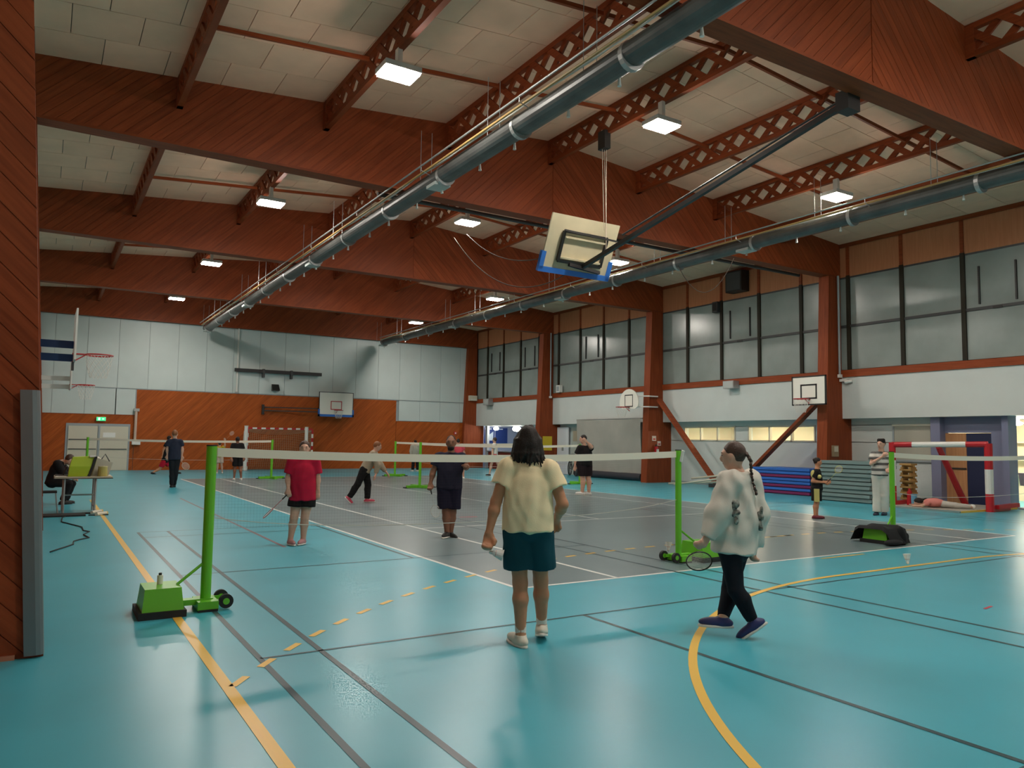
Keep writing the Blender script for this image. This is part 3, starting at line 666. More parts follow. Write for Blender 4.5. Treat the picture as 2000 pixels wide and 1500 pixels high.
# far wall board
bb = thing('basketball_board', 'white basketball board with blue lower edge on far wall brackets', 'basketball board', (12.95, 38.4, 2.75))
yb = 38.45
MB().box((12.06, yb, 2.82), (13.84, yb+.03, 3.98)).build('panel', M_BOARD, bb)
f = MB()
for lo, hi in (((12.03, 3.97), (13.87, 4.0)), ((12.03, 2.8), (12.06, 4.0)), ((13.84, 2.8), (13.87, 4.0))): f.box((lo[0], yb-.01, lo[1]), (hi[0], yb+.04, hi[1]))
f.build('black_edge', M_BLACK, bb)
f = MB().box((12.0, yb-.03, 2.72), (13.9, yb+.06, 2.84)).box((12.0, yb-.03, 2.72), (12.08, yb+.06, 3.1)).box((13.82, yb-.03, 2.72), (13.9, yb+.06, 3.1)); f.build('edge_padding', M_BLUE, bb)
f = MB()
for lo, hi in (((12.65, 3.50), (13.25, 3.54)), ((12.65, 3.08), (13.25, 3.12)), ((12.65, 3.08), (12.69, 3.54)), ((13.21, 3.08), (13.25, 3.54))): f.box((lo[0], yb-.006, lo[1]), (hi[0], yb, hi[1]))
f.build('target_square', M_RIM, bb)
rim(bb, (12.95, yb-.4, 3.05), (0, -1, 0))
f = MB()
for z in (2.95, 3.12): f.bar((9.4, 39.05, z), (12.6, 38.55, z), .05, .05)
f.build('folding_arm', M_BLACK, bb); MB().box((9.3, 39.0, 2.75), (9.42, 39.09, 3.25)).build('wall_plate', M_BLACK, bb)
MB().bar((12.4, 39.09, 3.05), (12.4, 38.5, 3.05), .05, .05).bar((13.5, 39.09, 3.05), (13.5, 38.5, 3.05), .05, .05).build('standoff', M_BLACK, bb)
# rectangular board on the post of the second frame
bb = thing('basketball_board', 'white rectangular basketball board with black square on timber post', 'basketball board', (20.3, 15.25, 2.85)); xb = 20.3
MB().box((xb, 14.66, 2.87), (xb+.03, 15.84, 3.73)).build('panel', M_BOARD, bb)
f = MB()
for a, b, c, d in ((14.63, 15.87, 3.72, 3.76), (14.63, 15.87, 2.84, 2.88), (14.63, 14.67, 2.84, 3.76), (15.83, 15.87, 2.84, 3.76)): f.box((xb-.01, a, c), (xb+.04, b, d))
f.build('black_edge', M_BLACK, bb)
f = MB()
for a, b, c, d in ((14.95, 15.55, 3.45, 3.50), (14.95, 15.55, 3.03, 3.08), (14.95, 15.0, 3.03, 3.5), (15.5, 15.55, 3.03, 3.5)): f.box((xb-.006, a, c), (xb, b, d))
f.build('target_square', M_BLACK, bb); rim(bb, (xb-.38, 15.25, 3.02), (-1, 0, 0))
MB().bar((xb+.03, 15.1, 3.5), (20.9, 15.1, 3.5), .05, .05).bar((xb+.03, 15.1, 3.05), (20.9, 15.1, 3.05), .05, .05).build('mounting_arm', M_WHITE, bb)
# fan shaped board on the post of the third frame
bb = thing('basketball_board', 'white fan shaped basketball board on side arms of timber post', 'basketball board', (20.2, 23.7, 2.95)); xb = 20.2
poly = [(23.7-.56, 3.06), (23.7-.4, 2.96), (23.7+.4, 2.96), (23.7+.56, 3.06)]+[(23.7+.58*math.cos(a), 3.22+.55*math.sin(a)) for a in [math.pi*i/14 for i in range(15)]]
MB().prism([(xb, p[0], p[1]) for p in poly], (.04, 0, 0)).build('panel', M_BOARD, bb)
f = MB()
for a, b, c, d in ((23.45, 23.95, 3.5, 3.54), (23.45, 23.95, 3.04, 3.08), (23.45, 23.48, 3.04, 3.54), (23.92, 23.95, 3.04, 3.54)): f.box((xb-.006, a, c), (xb, b, d))
f.build('target_square', M_BLACK, bb); rim(bb, (xb-.38, 23.7, 3.02), (-1, 0, 0))
for z in (3.48, 3.05): MB().bar((xb+.04, 23.6, z), (20.75, 23.05, z), .05, .05).bar((20.7, 23.08, z), (21.2, 23.08, z), .05, .05).build('mounting_arm', M_WHITE, bb)
# two boards standing out from the left wall, seen edge on
for k, (y, xb, lb, arm) in enumerate(((15.68, .42, 'clear edged basketball board held by blue arms off the left wall', M_BLUED), (25.36, .62, 'white basketball board held by pale arms off the left wall', M_WHITE))):
    bb = thing('basketball_board', lb, 'basketball board', (xb, y, 2.85))
    MB().box((xb-.03, y-.6, 2.9), (xb, y+.6, 3.8)).build('panel', M_WHITE, bb)
    if not k: MB().box((xb-.05, y-.05, 2.75), (xb-.01, y+.05, 2.9)).build('hook', M_DKGREY, bb)
    for z in (2.98, 3.22):
        for dy in (.1,): MB().bar((XL+.02, y+dy, z), (xb-.03, y+dy, z), .07, .13).build('arm', arm, bb)
    MB().bar((XL+.5, y-.45, 3.08), (XL+.5, y-.45, 3.42), .04, .04).build('brace', M_DKGREY, bb)
    rim(bb, (xb+.38, y, 3.05), (1, 0, 0))

# far wall fittings
t = thing('wall_rail', 'long black horizontal rail fixed on far wall panels', 'rail', (10.1, 38.95, 4.85)); MB().box((7.9, 38.9, 4.83), (12.27, 39.02, 5.0)).build('bar', M_BLACK, t)
for x in (9.3, 10.7): MB().box((x-.05, 38.88, 4.6), (x+.05, 39.1, 5.03)).build('bracket', M_DKGREY, t)
t = thing('wall_speaker', 'small black wedge speaker on the far wall under the rail', 'speaker', (9.9, 38.9, 3.98)); MB().prism([(9.75, 38.8, 3.98), (9.75, 39.08, 3.95), (9.75, 39.08, 4.3)], (.36, 0, 0)).build('cabinet', M_BLACK, t); MB().box((9.88, 39.05, 4.05), (9.98, 39.1, 4.2)).build('bracket', M_DKGREY, t)
for x in (8.05,): 
    t = thing('vertical_trim', 'slim white upright trim on the far wall panels', 'trim', (x, 39.05, 3.8)); MB().box((x-.03, 39.02, 3.8), (x+.03, 39.1, ZB)).build('bar', M_WHITE, t); MB().box((x-.05, 39.01, 3.78), (x+.05, 39.1, 3.84)).build('end_clip', M_GALV, t)
t = thing('vertical_pipe', 'cream vertical pipe beside the double door', 'pipe', (3.62, 39.0, 1.2)); MB().tube((3.62, 39.0, 1.25), (3.62, 39.0, 2.75), .06).build('pipe', mat('pipe_pink', (.62, .46, .36), rough=.5), t); MB().box((3.5, 38.9, 1.18), (3.85, 39.1, 1.33)).build('bottom_box', M_WHITE, t); MB().box((3.52, 38.92, 2.72), (3.75, 39.1, 2.85)).build('top_box', M_GALV, t)
t = thing('exit_sign', 'green lit exit sign above the double door', 'sign', (2.2, 39.05, 2.22)); MB().box((2.02, 39.03, 2.24), (2.4, 39.13, 2.42)).build('case', M_WHITE, t)
ep = MB().box((2.03, 39.02, 2.25), (2.39, 39.03, 2.41)).build('panel', M_EXIT, t)
MB().box((2.09, 39.014, 2.27), (2.17, 39.02, 2.39)).prism([(2.24, 39.018, 2.33), (2.29, 39.018, 2.37), (2.29, 39.018, 2.29)], (0, -.004, 0)).box((2.28, 39.014, 2.315), (2.34, 39.02, 2.345)).build('pictogram', emis('exit_white', (.7, 1, .8), 1.5), t)
for k, (x, z) in enumerate(((20.3, 2.0), (20.05, 1.75))):
    t = thing('alarm_button', ['upper red alarm box on the boarding by the corner post', 'lower red alarm box on the boarding by the corner post'][k], 'alarm', (x, YB-.05, z), 'alarm devices on the far wall'); MB().box((x-.08, YB-.07, z-.08), (x+.08, YB-.01, z+.08)).build('case', M_RIM, t); MB().box((x-.04, YB-.075, z-.03), (x+.04, YB-.07, z+.03)).build('button', M_WHITE, t)

# ================================================================== POSTS AND NETS
def tbase(t, x, y, s, big=True):
    """weighted base on the side s (+1/-1 along x), wheels on the other side"""
    MB().box((min(x-.06*s, x+.42*s), y-.05, .05), (max(x-.06*s, x+.42*s), y+.05, .10)).build('base_bar', M_GREEN, t)
    MB().box((x-.09, y-.16, .015), (x+.09, y+.16, .09)).build('foot_plate', M_GREENL, t)
    MB().box((x-.085, y-.17, 0), (x+.085, y-.10, .02)).box((x-.085, y+.10, 0), (x+.085, y+.17, .02)).build('rubber_foot', M_RUB, t)
    x0, x1 = sorted((x+.22*s, x+.56*s))
    w = MB(); w.prism([(x0, y-.22, .05), (x1, y-.22, .05), (x1-.03, y-.17, .25), (x0+.03, y-.17, .25)], (0, .001, 0)); w = MB()
    lo = [(x0, y-.24, .06), (x1, y-.24, .06), (x1, y+.20, .06), (x0, y+.20, .06)]; hi = [(x0+.02, y-.2, .25), (x1-.02, y-.2, .25), (x1-.02, y+.17, .25), (x0+.02, y+.17, .25)]
    w.add(lo+hi, [(0,3,2,1),(4,5,6,7),(0,1,5,4),(1,2,6,5),(2,3,7,6),(3,0,4,7)]); w.build('weight_box', M_GREENL, t)
    MB().box((x0-.03, y-.27, 0), (x1+.02, y+.23, .06)).build('rubber_mat', M_RUB, t)
    MB().tube((x+.03*s, y, .42), (x+.26*s, y-.05, .25), .014, n=8).build('brace', M_GREEND, t)
    for dy in (-.12, .12):
        wh = MB().tube((x-.16*s, y+dy-.02, .075), (x-.16*s, y+dy+.02, .075), .065, n=20).build('wheel', M_RUB, t); MB().tube((x-.16*s, y+dy-.024, .075), (x-.16*s, y+dy+.024, .075), .03, n=14).build('hub', M_GREENL, wh)
        MB().bar((x-.05*s, y+dy*.8, .07), (x-.16*s, y+dy*.8, .075), .03, .04).build('wheel_arm', M_GREEN, t)
def bpost(x, y, s, h, label, r=.047):
    t = thing('badminton_post', label, 'post', (x, y, 0))
    MB().tube((x, y, .03), (x, y, h), r, n=20).build('pole', M_GREEN, t, False); MB().tube((x, y, h), (x, y, h+.012), r*1.03, n=20).build('cap', M_RUB, t)
    tbase(t, x, y, s); return t
def fpost(x, y, h, label, r=.045):
    t = thing('badminton_post', label, 'post', (x, y, 0))
    MB().tube((x, y, .03), (x, y, h), r, n=14).build('pole', M_GREENL, t); MB().tube((x, y, h), (x, y, h+.012), r*1.03, n=14).build('cap', M_GREEND, t)
    MB().bar((x-.5, y-.1, .05), (x+.5, y+.1, .05), .12, .08).build('base_bar', M_GREENL, t); MB().bar((x+.05, y-.55, .05), (x-.05, y+.5, .05), .12, .08).build('cross_bar', M_GREENL, t)
    for sx in (-.5, .5): MB().box((x+sx-.06, y-.09, 0), (x+sx+.06, y+.09, .03)).build('rubber_foot', M_RUB, t)
    return t
YN = 7.63
bpost(1.37, YN, -1, 1.51, 'green badminton post beside the yellow side line')
p2 = bpost(7.43, YN+.05, 1, 1.50, 'green badminton post on the grey court near the woman in grey sweatshirt', .042)
MB().tube((7.43, YN+.0, 1.35), (7.43, YN-.045, 1.5), .02).build('tape_wrap', M_NETW, p2)
p3 = bpost(12.32, YN, -1, 1.50, 'green badminton post with black bag over its base', .042)
def net(a, b, sag, label, drop=.76, tape=.042, res=.03, cord=.004):
    a, b = Vector(a), Vector(b); t = thing('badminton_net', label, 'net', ((a+b)/2).xy[:]+(0,)) if False else thing('badminton_net', label, 'net', ((a.x+b.x)/2, (a.y+b.y)/2, (a.z+b.z)/2-drop))
    N = 24; top = lambda u: a.lerp(b, u)-Vector((0, 0, 4*sag*u*(1-u))); n = (b-a).cross(Vector((0, 0, 1))).normalized()*.004
    mb = MB()
    for i in range(N):
        p, q = top(i/N), top((i+1)/N)
        mb.add([p-n, q-n, q-n-Vector((0, 0, tape*2)), p-n-Vector((0, 0, tape*2)), p+n, q+n, q+n-Vector((0, 0, tape*2)), p+n-Vector((0, 0, tape*2))], [(0,3,2,1),(4,5,6,7),(0,1,5,4),(3,7,6,2)])
    mb.build('top_tape', M_TAPE, t)
    mb = MB(); L = (b-a).length; w = .00022
    k = 0; nn_ = int(L/res)
    ex = (b-a).normalized()*w
    for i in range(nn_+1):
        p = top(i/nn_); z = Vector((0, 0, 1)); mb.add([p-ex-z*tape*2, p+ex-z*tape*2, p+ex-z*drop, p-ex-z*drop], [(0, 1, 2, 3)])
    j = 0
    while tape*2+j*res < drop:
        for i in range(N):
            p, q = top(i/N)-Vector((0, 0, tape*2+j*res)), top((i+1)/N)-Vector((0, 0, tape*2+j*res)); z = Vector((0, 0, w)); mb.add([p-z, q-z, q+z, p+z], [(0, 1, 2, 3)])
        j += 1
    tag(mb.build('mesh', M_NETD, t), kind='stuff')
    MB().path([top(i/N)-Vector((0, 0, drop-.10*(2*i/N-1)**4)) for i in range(N+1)], cord, 5).build('bottom_cord', M_CORD, t)
    return t
net((1.42, YN, 1.495), (7.39, YN+.05, 1.49), .06, 'badminton net with cream top tape between the two tall green posts')
net((12.37, YN, 1.49), (18.35, YN, 1.49), .06, 'badminton net reaching from the bag draped post to the side wall')
bpost(18.4, YN, 1, 1.5, 'green badminton post outside the lit doorway', .042)
# far courts
FP = [(1.5, 33.9, 'far green badminton post in front of the double door'), (7.65, 30.2, 'far green badminton post in front of the handball goal'), (13.1, 30.85, 'far green badminton post next to the lunging player'), (10.75, 23.2, 'green badminton post on broad base between lunging player and man in navy')]
for x, y, lb in FP: fpost(x, y, 1.5, lb)
net((1.55, 33.9, 1.49), (7.6, 30.2, 1.49), .05, 'far badminton net in front of the handball goal', res=.05)
net((13.15, 30.85, 1.49), (19.3, 30.5, 1.49), .05, 'far badminton net in front of the foyer', res=.05)
net((10.8, 23.2, 1.5), (17.4, 23.3, 1.49), .06, 'badminton net behind the man in navy', res=.05)
fpost(17.45, 23.3, 1.5, 'green badminton post hidden behind the man in the cream shirt'); fpost(19.35, 30.5, 1.5, 'green badminton post in front of the foyer')

# ================================================================== HANDBALL GOALS
hg = thing('handball_goal', 'red and white striped handball goal against the far wall', 'goal', (9.95, 38.0, 0))
def stripes(par, a, b, n, name, th=.08, first=0, ms=(M_RED, M_WHITE)):
    a, b = Vector(a), Vector(b); mb = MB()
    for i in range(n):
        mb.cur = (i+first) % 2; mb.bar(a.lerp(b, i/n), a.lerp(b, (i+1)/n), th, th, (0, 1, .01))
    return mb.build(name, list(ms), par)
gx0, gx1, gy = 8.42, 11.58, 37.95
stripes(hg, (gx0, gy, 0), (gx0, gy, 2.0), 10, 'post', first=1); stripes(hg, (gx1, gy, 0), (gx1, gy, 2.0), 10, 'post', first=1); stripes(hg, (gx0, gy, 2.04), (gx1, gy, 2.04), 15, 'crossbar')
for s, x in ((-1, gx0), (1, gx1)):
    MB().path([(x, gy, 1.96), (x, gy+.75, 1.9), (x, gy+1.1, .04)], .02, 6).bar((x, gy, .03), (x, gy+1.1, .03), .05, .05).build('side_frame', M_WHITE, hg)
mb = MB()
def gsurf(P, nu, nv):
    for i in range(nu+1): mb.path([P(i/nu, j/10) for j in range(11)], .006, 3)
    for j in range(nv+1): mb.path([P(i/10, j/nv) for i in range(11)], .006, 3)
def back(u, v):
    x = gx0+(gx1-gx0)*u; z = 1.9-1.86*v; y = gy+.75+.3*v-.22*math.sin(math.pi*u)*math.sin(math.pi*v); return (x, y, z-.18*math.sin(math.pi*u)*(1-v))
gsurf(back, 32, 20); gsurf(lambda u, v: (gx0+(gx1-gx0)*u, gy+.75*v, 2.0-.1*v-.3*math.sin(math.pi*u)*v*.6), 32, 7)
for x in (gx0, gx1): gsurf(lambda u, v: (x, gy+(.75+.3*v)*u, 1.95-1.9*v), 8, 20)
tag(mb.build('goal_net', M_NETG, hg), kind='stuff')
for x, lb in ((8.25, 'left'), (11.15, 'right')):
    t = thing('volleyball_post', 'white padded upright standing at the ' + ('end' if lb == 'left' else 'inner side') + ' of the striped goal', 'post', (x, 37.5, 0))
    MB().tube((x, 37.5, 0), (x, 37.5, 2.12), .085, n=14).build('pole', M_WHITE, t); MB().tube((x, 37.5, 2.12), (x, 37.5, 2.15), .095, n=14).build('cap', M_CREAM, t); MB().tube((x, 37.5, 0), (x, 37.5, .03), .12, n=14).build('base', M_GALV, t)
# training goal with fat red and white members at the side wall
tg = thing('training_goal', 'thick red and white foam training goal at the side wall', 'goal', (20.3, 10.95, 0))
A, B = Vector((19.5, 12.05, 0)), Vector((20.2, 9.95, 0)); Z = Vector((0, 0, 1)); top = 1.70
def seg(par, name, a, b, cuts, th, ms):
    for i in range(len(cuts)-1): 
        MB().tube(a.lerp(b, cuts[i]), a.lerp(b, cuts[i+1]), th/2, n=12).build(name, ms[i], par)
seg(tg, 'post_section', A, A+Z*top, (0, .32, .72, 1), .17, (M_RED, M_WHITE, M_RED)); seg(tg, 'post_section', B, B+Z*top, (0, .26, .62, 1), .19, (M_RED, M_WHITE, M_RED))
seg(tg, 'crossbar_section', A+Z*(top-.06), B+Z*(top-.02), (0, .22, .5, .78, 1), .15, (M_RED, M_WHITE, M_WHITE, M_RED))
mid = A.lerp(B, .5)+Z*(top-.1); foot = Vector((21.15, 11.05, .08))
MB().tube(mid, foot, .07, .085, n=12).build('rear_strut', M_RED, tg)
MB().bar(B+Z*.07, B+Vector((1.05, .1, .07)), .16, .14).bar(B+Vector((.1, -.12, .12)), B+Vector((.95, -.2, .16)), .1, .1).build('ground_skid', M_RED, tg)
MB().bar(A+Z*.07, A+Vector((1.0, .1, .07)), .16, .14).build('ground_skid', M_RED, tg)

# ================================================================== MATS, BENCHES, POLES ON THE RIGHT
def matstack(n, lo, hi, h, mats, label, grp, jit=.04, hand=False):
    z = 0.0; dz = h/n
    for i in range(n):
        dx, dy = random.uniform(-jit, jit), random.uniform(-jit, jit)
        t = thing('gym_mat', label(i), 'mat', ((lo[0]+hi[0])/2+dx, (lo[1]+hi[1])/2+dy, z), grp)
        x0, y0, x1, y1 = lo[0]+dx, lo[1]+dy, hi[0]+dx, hi[1]+dy; th = dz*.72
        MB().box((x0+.06, y0+.06, z), (x1-.06, y1-.06, z+dz*.26)).build('base', mats[i % len(mats)], t)
        MB().box((x0, y0, z+dz*.26), (x1, y1, z+dz)).build('cover', mats[i % len(mats)], t)
        z += dz
ordw = ['bottom', 'second lowest', 'third', 'fourth', 'fifth', 'sixth', 'seventh', 'eighth', 'ninth', 'topmost']
cols = [M_MATP, M_MATB, M_MATP, M_MATB, M_MATB, M_MATP, M_MATB, M_MATB]
matstack(8, (20.55, 15.45), (21.9, 17.75), .84, cols, lambda i: ('crimson' if cols[i] is M_MATP else 'blue') + ' gym mat, ' + (['bottom', 'second', 'third', 'fourth', 'fifth', 'sixth', 'seventh', 'topmost'][i]) + ' layer of the blue stack by the braces', 'blue and crimson mat stack')
matstack(10, (19.45, 12.65), (20.55, 14.4), 1.16, [M_MATG], lambda i: 'grey green gym mat, ' + ordw[i] + ' of the tall grey stack beside the boy', 'grey mat stack', .05)
for k, (a, b) in enumerate((((20.6, 19.1, .25), (20.4, 21.6, .06)), ((20.5, 18.2, .5), (20.3, 21.2, .05)), ((20.75, 18.0, .62), (20.6, 20.6, .30)))):
    tag(MB().tube(a, b, .035, n=8).build('pole', M_CREAM, None, True, origin=b), ['long cream pole lying on the floor under the braces', 'long cream pole slanting up behind the girl', 'cream pole resting on the other poles by the braces'][k], 'pole')
for i in range(7):
    t = thing('wooden_bench', 'low wooden gymnastics bench, ' + ordw[i if i < 6 else 9] + ' of the pile beside the training goal', 'bench', (20.9, 12.9, .16*i), 'pile of wooden benches')
    z = .16*i; MB().box((20.75, 12.28, z+.11), (21.05, 12.62, z+.16)).build('seat', 'wood_bench', t); MB().box((20.86, 12.28, z+.05), (20.94, 12.62, z+.11)).build('rail', 'wood_bench', t)
    MB().box((20.76, 12.3, z), (21.04, 12.36, z+.06)).build('leg', 'wood_bench', t); MB().box((20.76, 12.54, z), (21.04, 12.60, z+.06)).build('leg', 'wood_bench', t)
t = thing('floor_mat', 'thin grey floor mat with yellow edge by the training goal', 'mat', (20.4, 11.3, 0))
MB().box((19.05, 10.1, 0), (21.8, 12.3, .045)).build('pad', mat('mat_beige', (.36, .34, .29), rough=.7), t); MB().box((19.05, 10.06, 0), (21.8, 10.1, .047)).build('yellow_edge', P_YEL, t); MB().box((19.0, 10.06, 0), (19.05, 12.3, .047)).build('dark_edge', M_MATG, t)
t = thing('drink_bottle', 'red drink bottle on floor mat beside the foam goal', 'bottle', (19.75, 11.75, .045)); MB().tube((19.75, 11.75, .045), (19.75, 11.75, .42), .07, .06).build('body', M_RED, t); MB().tube((19.75, 11.75, .42), (19.75, 11.75, .48), .03).build('cap', M_RED, t)
t = thing('storage_tub', 'tall pale blue tub on the mat by the wooden benches', 'tub', (19.62, 11.55, .045)); MB().tube((19.62, 11.55, .045), (19.62, 11.55, .34), .07, .075).build('body', mat('tub_blue', (.12, .32, .46), rough=.5), t); MB().ring((19.62, 11.55, .34), (0, 0, 1), .075, .008).build('lip', MAT['tub_blue'], t)
t = thing('stool', 'grey stool standing in the bright room doorway', 'stool', (21.9, 9.85, 0)); MB().tube((21.9, 9.85, .62), (21.9, 9.85, .95), .16, .2).build('seat', mat('stool_grey', (.28, .26, .30), rough=.6), t); MB().tube((21.9, 9.85, .05), (21.9, 9.85, .62), .05).build('stem', MAT['stool_grey'], t); MB().tube((21.9, 9.85, 0), (21.9, 9.85, .05), .22).build('base', MAT['stool_grey'], t)
# bicycle
bk = thing('bicycle', 'black bicycle parked in front of the pale door', 'bicycle', (21.4, 28.6, 0))
d = Vector((-.35, -.94, 0)).normalized(); o = Vector((21.35, 29.3, 0)); s_ = Vector((d.y, -d.x, 0))
pt = lambda u, z: o+d*u+Vector((0, 0, z))
for u in (0, 1.02):
    w = MB().ring(pt(u, .34), s_, .315, .022, 32, 6).build('wheel', M_RUB, bk)
    sp = MB()
    for k in range(10):
        a = math.pi*k/10; sp.tube(pt(u, .34)+(d*math.cos(a)+Z*math.sin(a))*.3, pt(u, .34)-(d*math.cos(a)+Z*math.sin(a))*.3, .002, n=3)
    sp.build('spokes', M_GALV, w); MB().tube(pt(u, .34)-s_*.04, pt(u, .34)+s_*.04, .025).build('hub', M_GALV, w)
fm = MB()
for a, b in (((0, .34), (.42, .30)), ((0, .34), (.33, .78)), ((.42, .30), (.30, .86)), ((.42, .30), (.85, .72)), ((.33, .78), (.83, .82)), ((.80, .92), (1.02, .34))): fm.tube(pt(*a), pt(*b), .016, n=8)
fm.build('bike_frame', M_DKGREY, bk); MB().ell(pt(.28, .92), (d, s_, Z), (.13, .07, .035)).build('saddle', M_RUB, bk)
MB().path([pt(.82, 1.0)-s_*.28, pt(.84, 1.02)-s_*.1, pt(.84, 1.02)+s_*.1, pt(.82, 1.0)+s_*.28], .014, 6).tube(pt(.80, .9), pt(.84, 1.02), .015).build('handlebar', M_BLACK, bk)
MB().ring(pt(.42, .30), s_, .09, .008, 20, 5).build('chainring', M_GALV, bk)

# ================================================================== TABLE CORNER ON THE LEFT
tb = thing('folding_table', 'folding table with grey legs loaded with bags beside the seated person', 'table', (.76, 18.3, 0))
MB().box((.24, 17.85, .715), (1.28, 18.75, .745)).build('tabletop', mat('table_top', (.45, .40, .30), rough=.5), tb); MB().box((.23, 17.84, .70), (1.29, 18.76, .715)).build('edge_band', M_BLACK, tb)
for x in (.42, .98):
    for y in (17.95, 18.65): MB().tube((x, y, .0), (x, y, .70), .022, n=8).build('leg', M_GALV, tb)
    MB().tube((x, 17.95, .12), (x, 18.65, .12), .018, n=8).build('foot_rail', M_GALV, tb)
MB().tube((.42, 18.3, .35), (.98, 18.3, .35), .016, n=8).build('stretcher', M_GALV, tb)
def blob(name, label, cat, c, prims, m):
    pass
t = thing('sports_bag', 'neon yellow green bag standing on the folding table', 'bag', (.67, 18.2, .745))
mb = MB(); lo = [(.48, 18.0, .745), (.82, 18.0, .745), (.82, 18.35, .745), (.48, 18.35, .745)]; mi = [(.50, 17.98, .95), (.90, 17.98, .95), (.90, 18.37, .95), (.50, 18.37, .95)]; hi = [(.55, 18.05, 1.14), (.95, 18.05, 1.16), (.95, 18.3, 1.16), (.55, 18.3, 1.14)]
mb.add(lo+mi+hi, [(0,3,2,1),(8,9,10,11)]+[(i, (i+1) % 4, 4+(i+1) % 4, 4+i) for i in range(4)]+[(4+i, 4+(i+1) % 4, 8+(i+1) % 4, 8+i) for i in range(4)])
mb.build('body', mat('neon', (.38, .52, .02), rough=.5), t); MB().prism([(.83, 17.97, .75), (.88, 17.97, .75), (.99, 17.97, 1.15), (.94, 17.97, 1.15)], (0, .2, 0)).build('side_strap', M_RUB, t); MB().box((.85, 18.0, 1.14), (.96, 18.2, 1.175)).build('top_flap', M_WHITE, t)
t = thing('paper_bag', 'slouched white paper bag on the folding table', 'bag', (1.0, 18.35, .745)); mb = MB()
mb.add([(.92, 18.2, .745), (1.22, 18.2, .745), (1.24, 18.5, .745), (.9, 18.5, .745), (1.0, 18.25, 1.12), (1.3, 18.22, 1.02), (1.26, 18.45, .98), (1.02, 18.45, 1.15)], [(0,3,2,1),(4,5,6,7),(0,1,5,4),(1,2,6,5),(2,3,7,6),(3,0,4,7)]); mb.build('body', mat('bag_white', (.50, .47, .38), rough=.7), t)
MB().path([(1.08, 18.3, 1.08), (1.15, 18.3, 1.2), (1.24, 18.3, 1.04)], .012, 5).build('handle', M_DKGREY, t)
t = thing('tennis_ball_bucket', 'round straw yellow tub in front of the white bag', 'tub', (1.12, 18.02, .745)); MB().tube((1.10, 18.02, .745), (1.10, 18.02, .93), .095, .085, n=16).build('body', mat('straw', (.42, .36, .10), rough=.7), t); MB().tube((1.10, 18.02, .93), (1.10, 18.02, .95), .09, n=16).build('lid', mat('straw_lid', (.5, .45, .2), rough=.7), t)
t = thing('paper_sheet', 'white sheets of paper under the seated person hands', 'paper', (.28, 18.05, .745)); MB().box((.26, 17.95, .745), (.44, 18.15, .751)).build('sheet', MAT['paper'], t); MB().box((.27, 17.93, .751), (.45, 18.1, .757)).build('sheet', MAT['paper'], t)
t = thing('laptop', 'black laptop open in front of the seated person', 'laptop', (.3, 18.3, .745)); MB().box((.26, 18.4, .745), (.50, 18.7, .765)).build('keyboard_base', M_RUB, t); MB().prism([(.40, 18.4, .765), (.45, 18.4, .93), (.46, 18.4, .93), (.415, 18.4, .765)], (0, .3, 0)).build('screen', M_RUB, t)
ch = thing('chair', 'black stacking chair under the seated person', 'chair', (.12, 17.95, 0))
MB().box((-.12, 17.75, .43), (.30, 18.17, .46)).build('seat', M_RUB, ch); MB().prism([(-.10, 17.76, .52), (-.17, 17.76, .85), (-.14, 17.76, .85), (-.075, 17.76, .52)], (0, .40, 0)).build('backrest', M_RUB, ch)
for sx, sy in ((-.11, 17.77), (-.11, 18.15), (.28, 17.77), (.28, 18.15)): MB().tube((sx+(.05 if sx > 0 else -.05), sy, 0), (sx, sy, .43 if sx > 0 else .6), .012, n=6).build('leg', M_GALV, ch)
t = thing('floor_board', 'flat dark board lying under the folding table', 'board', (.45, 17.6, 0)); MB().box((.05, 17.25, 0), (.8, 17.75, .03)).build('slab', M_RUB, t); MB().box((.75, 17.7, 0), (1.15, 17.78, .03)).box((.85, 17.3, 0), (1.2, 17.36, .02)).build('strap', M_RUB, t)
cb = [(98, 1078), (112, 1073), (128, 1068), (143, 1063), (144, 1057), (158, 1053), (174, 1050), (163, 1044), (175, 1038), (163, 1036), (160, 1029), (140, 1024), (120, 1019), (122, 1010), (146, 1004), (168, 1003)]
tag(MB().path([at(x, y, 'Z', .01) for x, y in cb], .010, 5).build('power_cable', M_RUB, None, True, origin=at(128, 1068, 'Z', 0)), 'black power cable snaking over the floor to the table', 'cable')
for k, (x, y) in enumerate(((1.02, 17.75), (1.08, 17.3))):
    t = thing('shuttle_tube', ['yellow and white shuttle tube at the table foot', 'short yellow shuttle tube on the side line'][k], 'tube', (x, y, 0)); MB().tube((x-.1, y-.1, .035), (x+.08, y+.12, .035), .035, n=10).build('body', M_CREAM, t); MB().tube((x+.08, y+.12, .035), (x+.095, y+.14, .035), .037, n=10).build('cap', P_YEL, t)
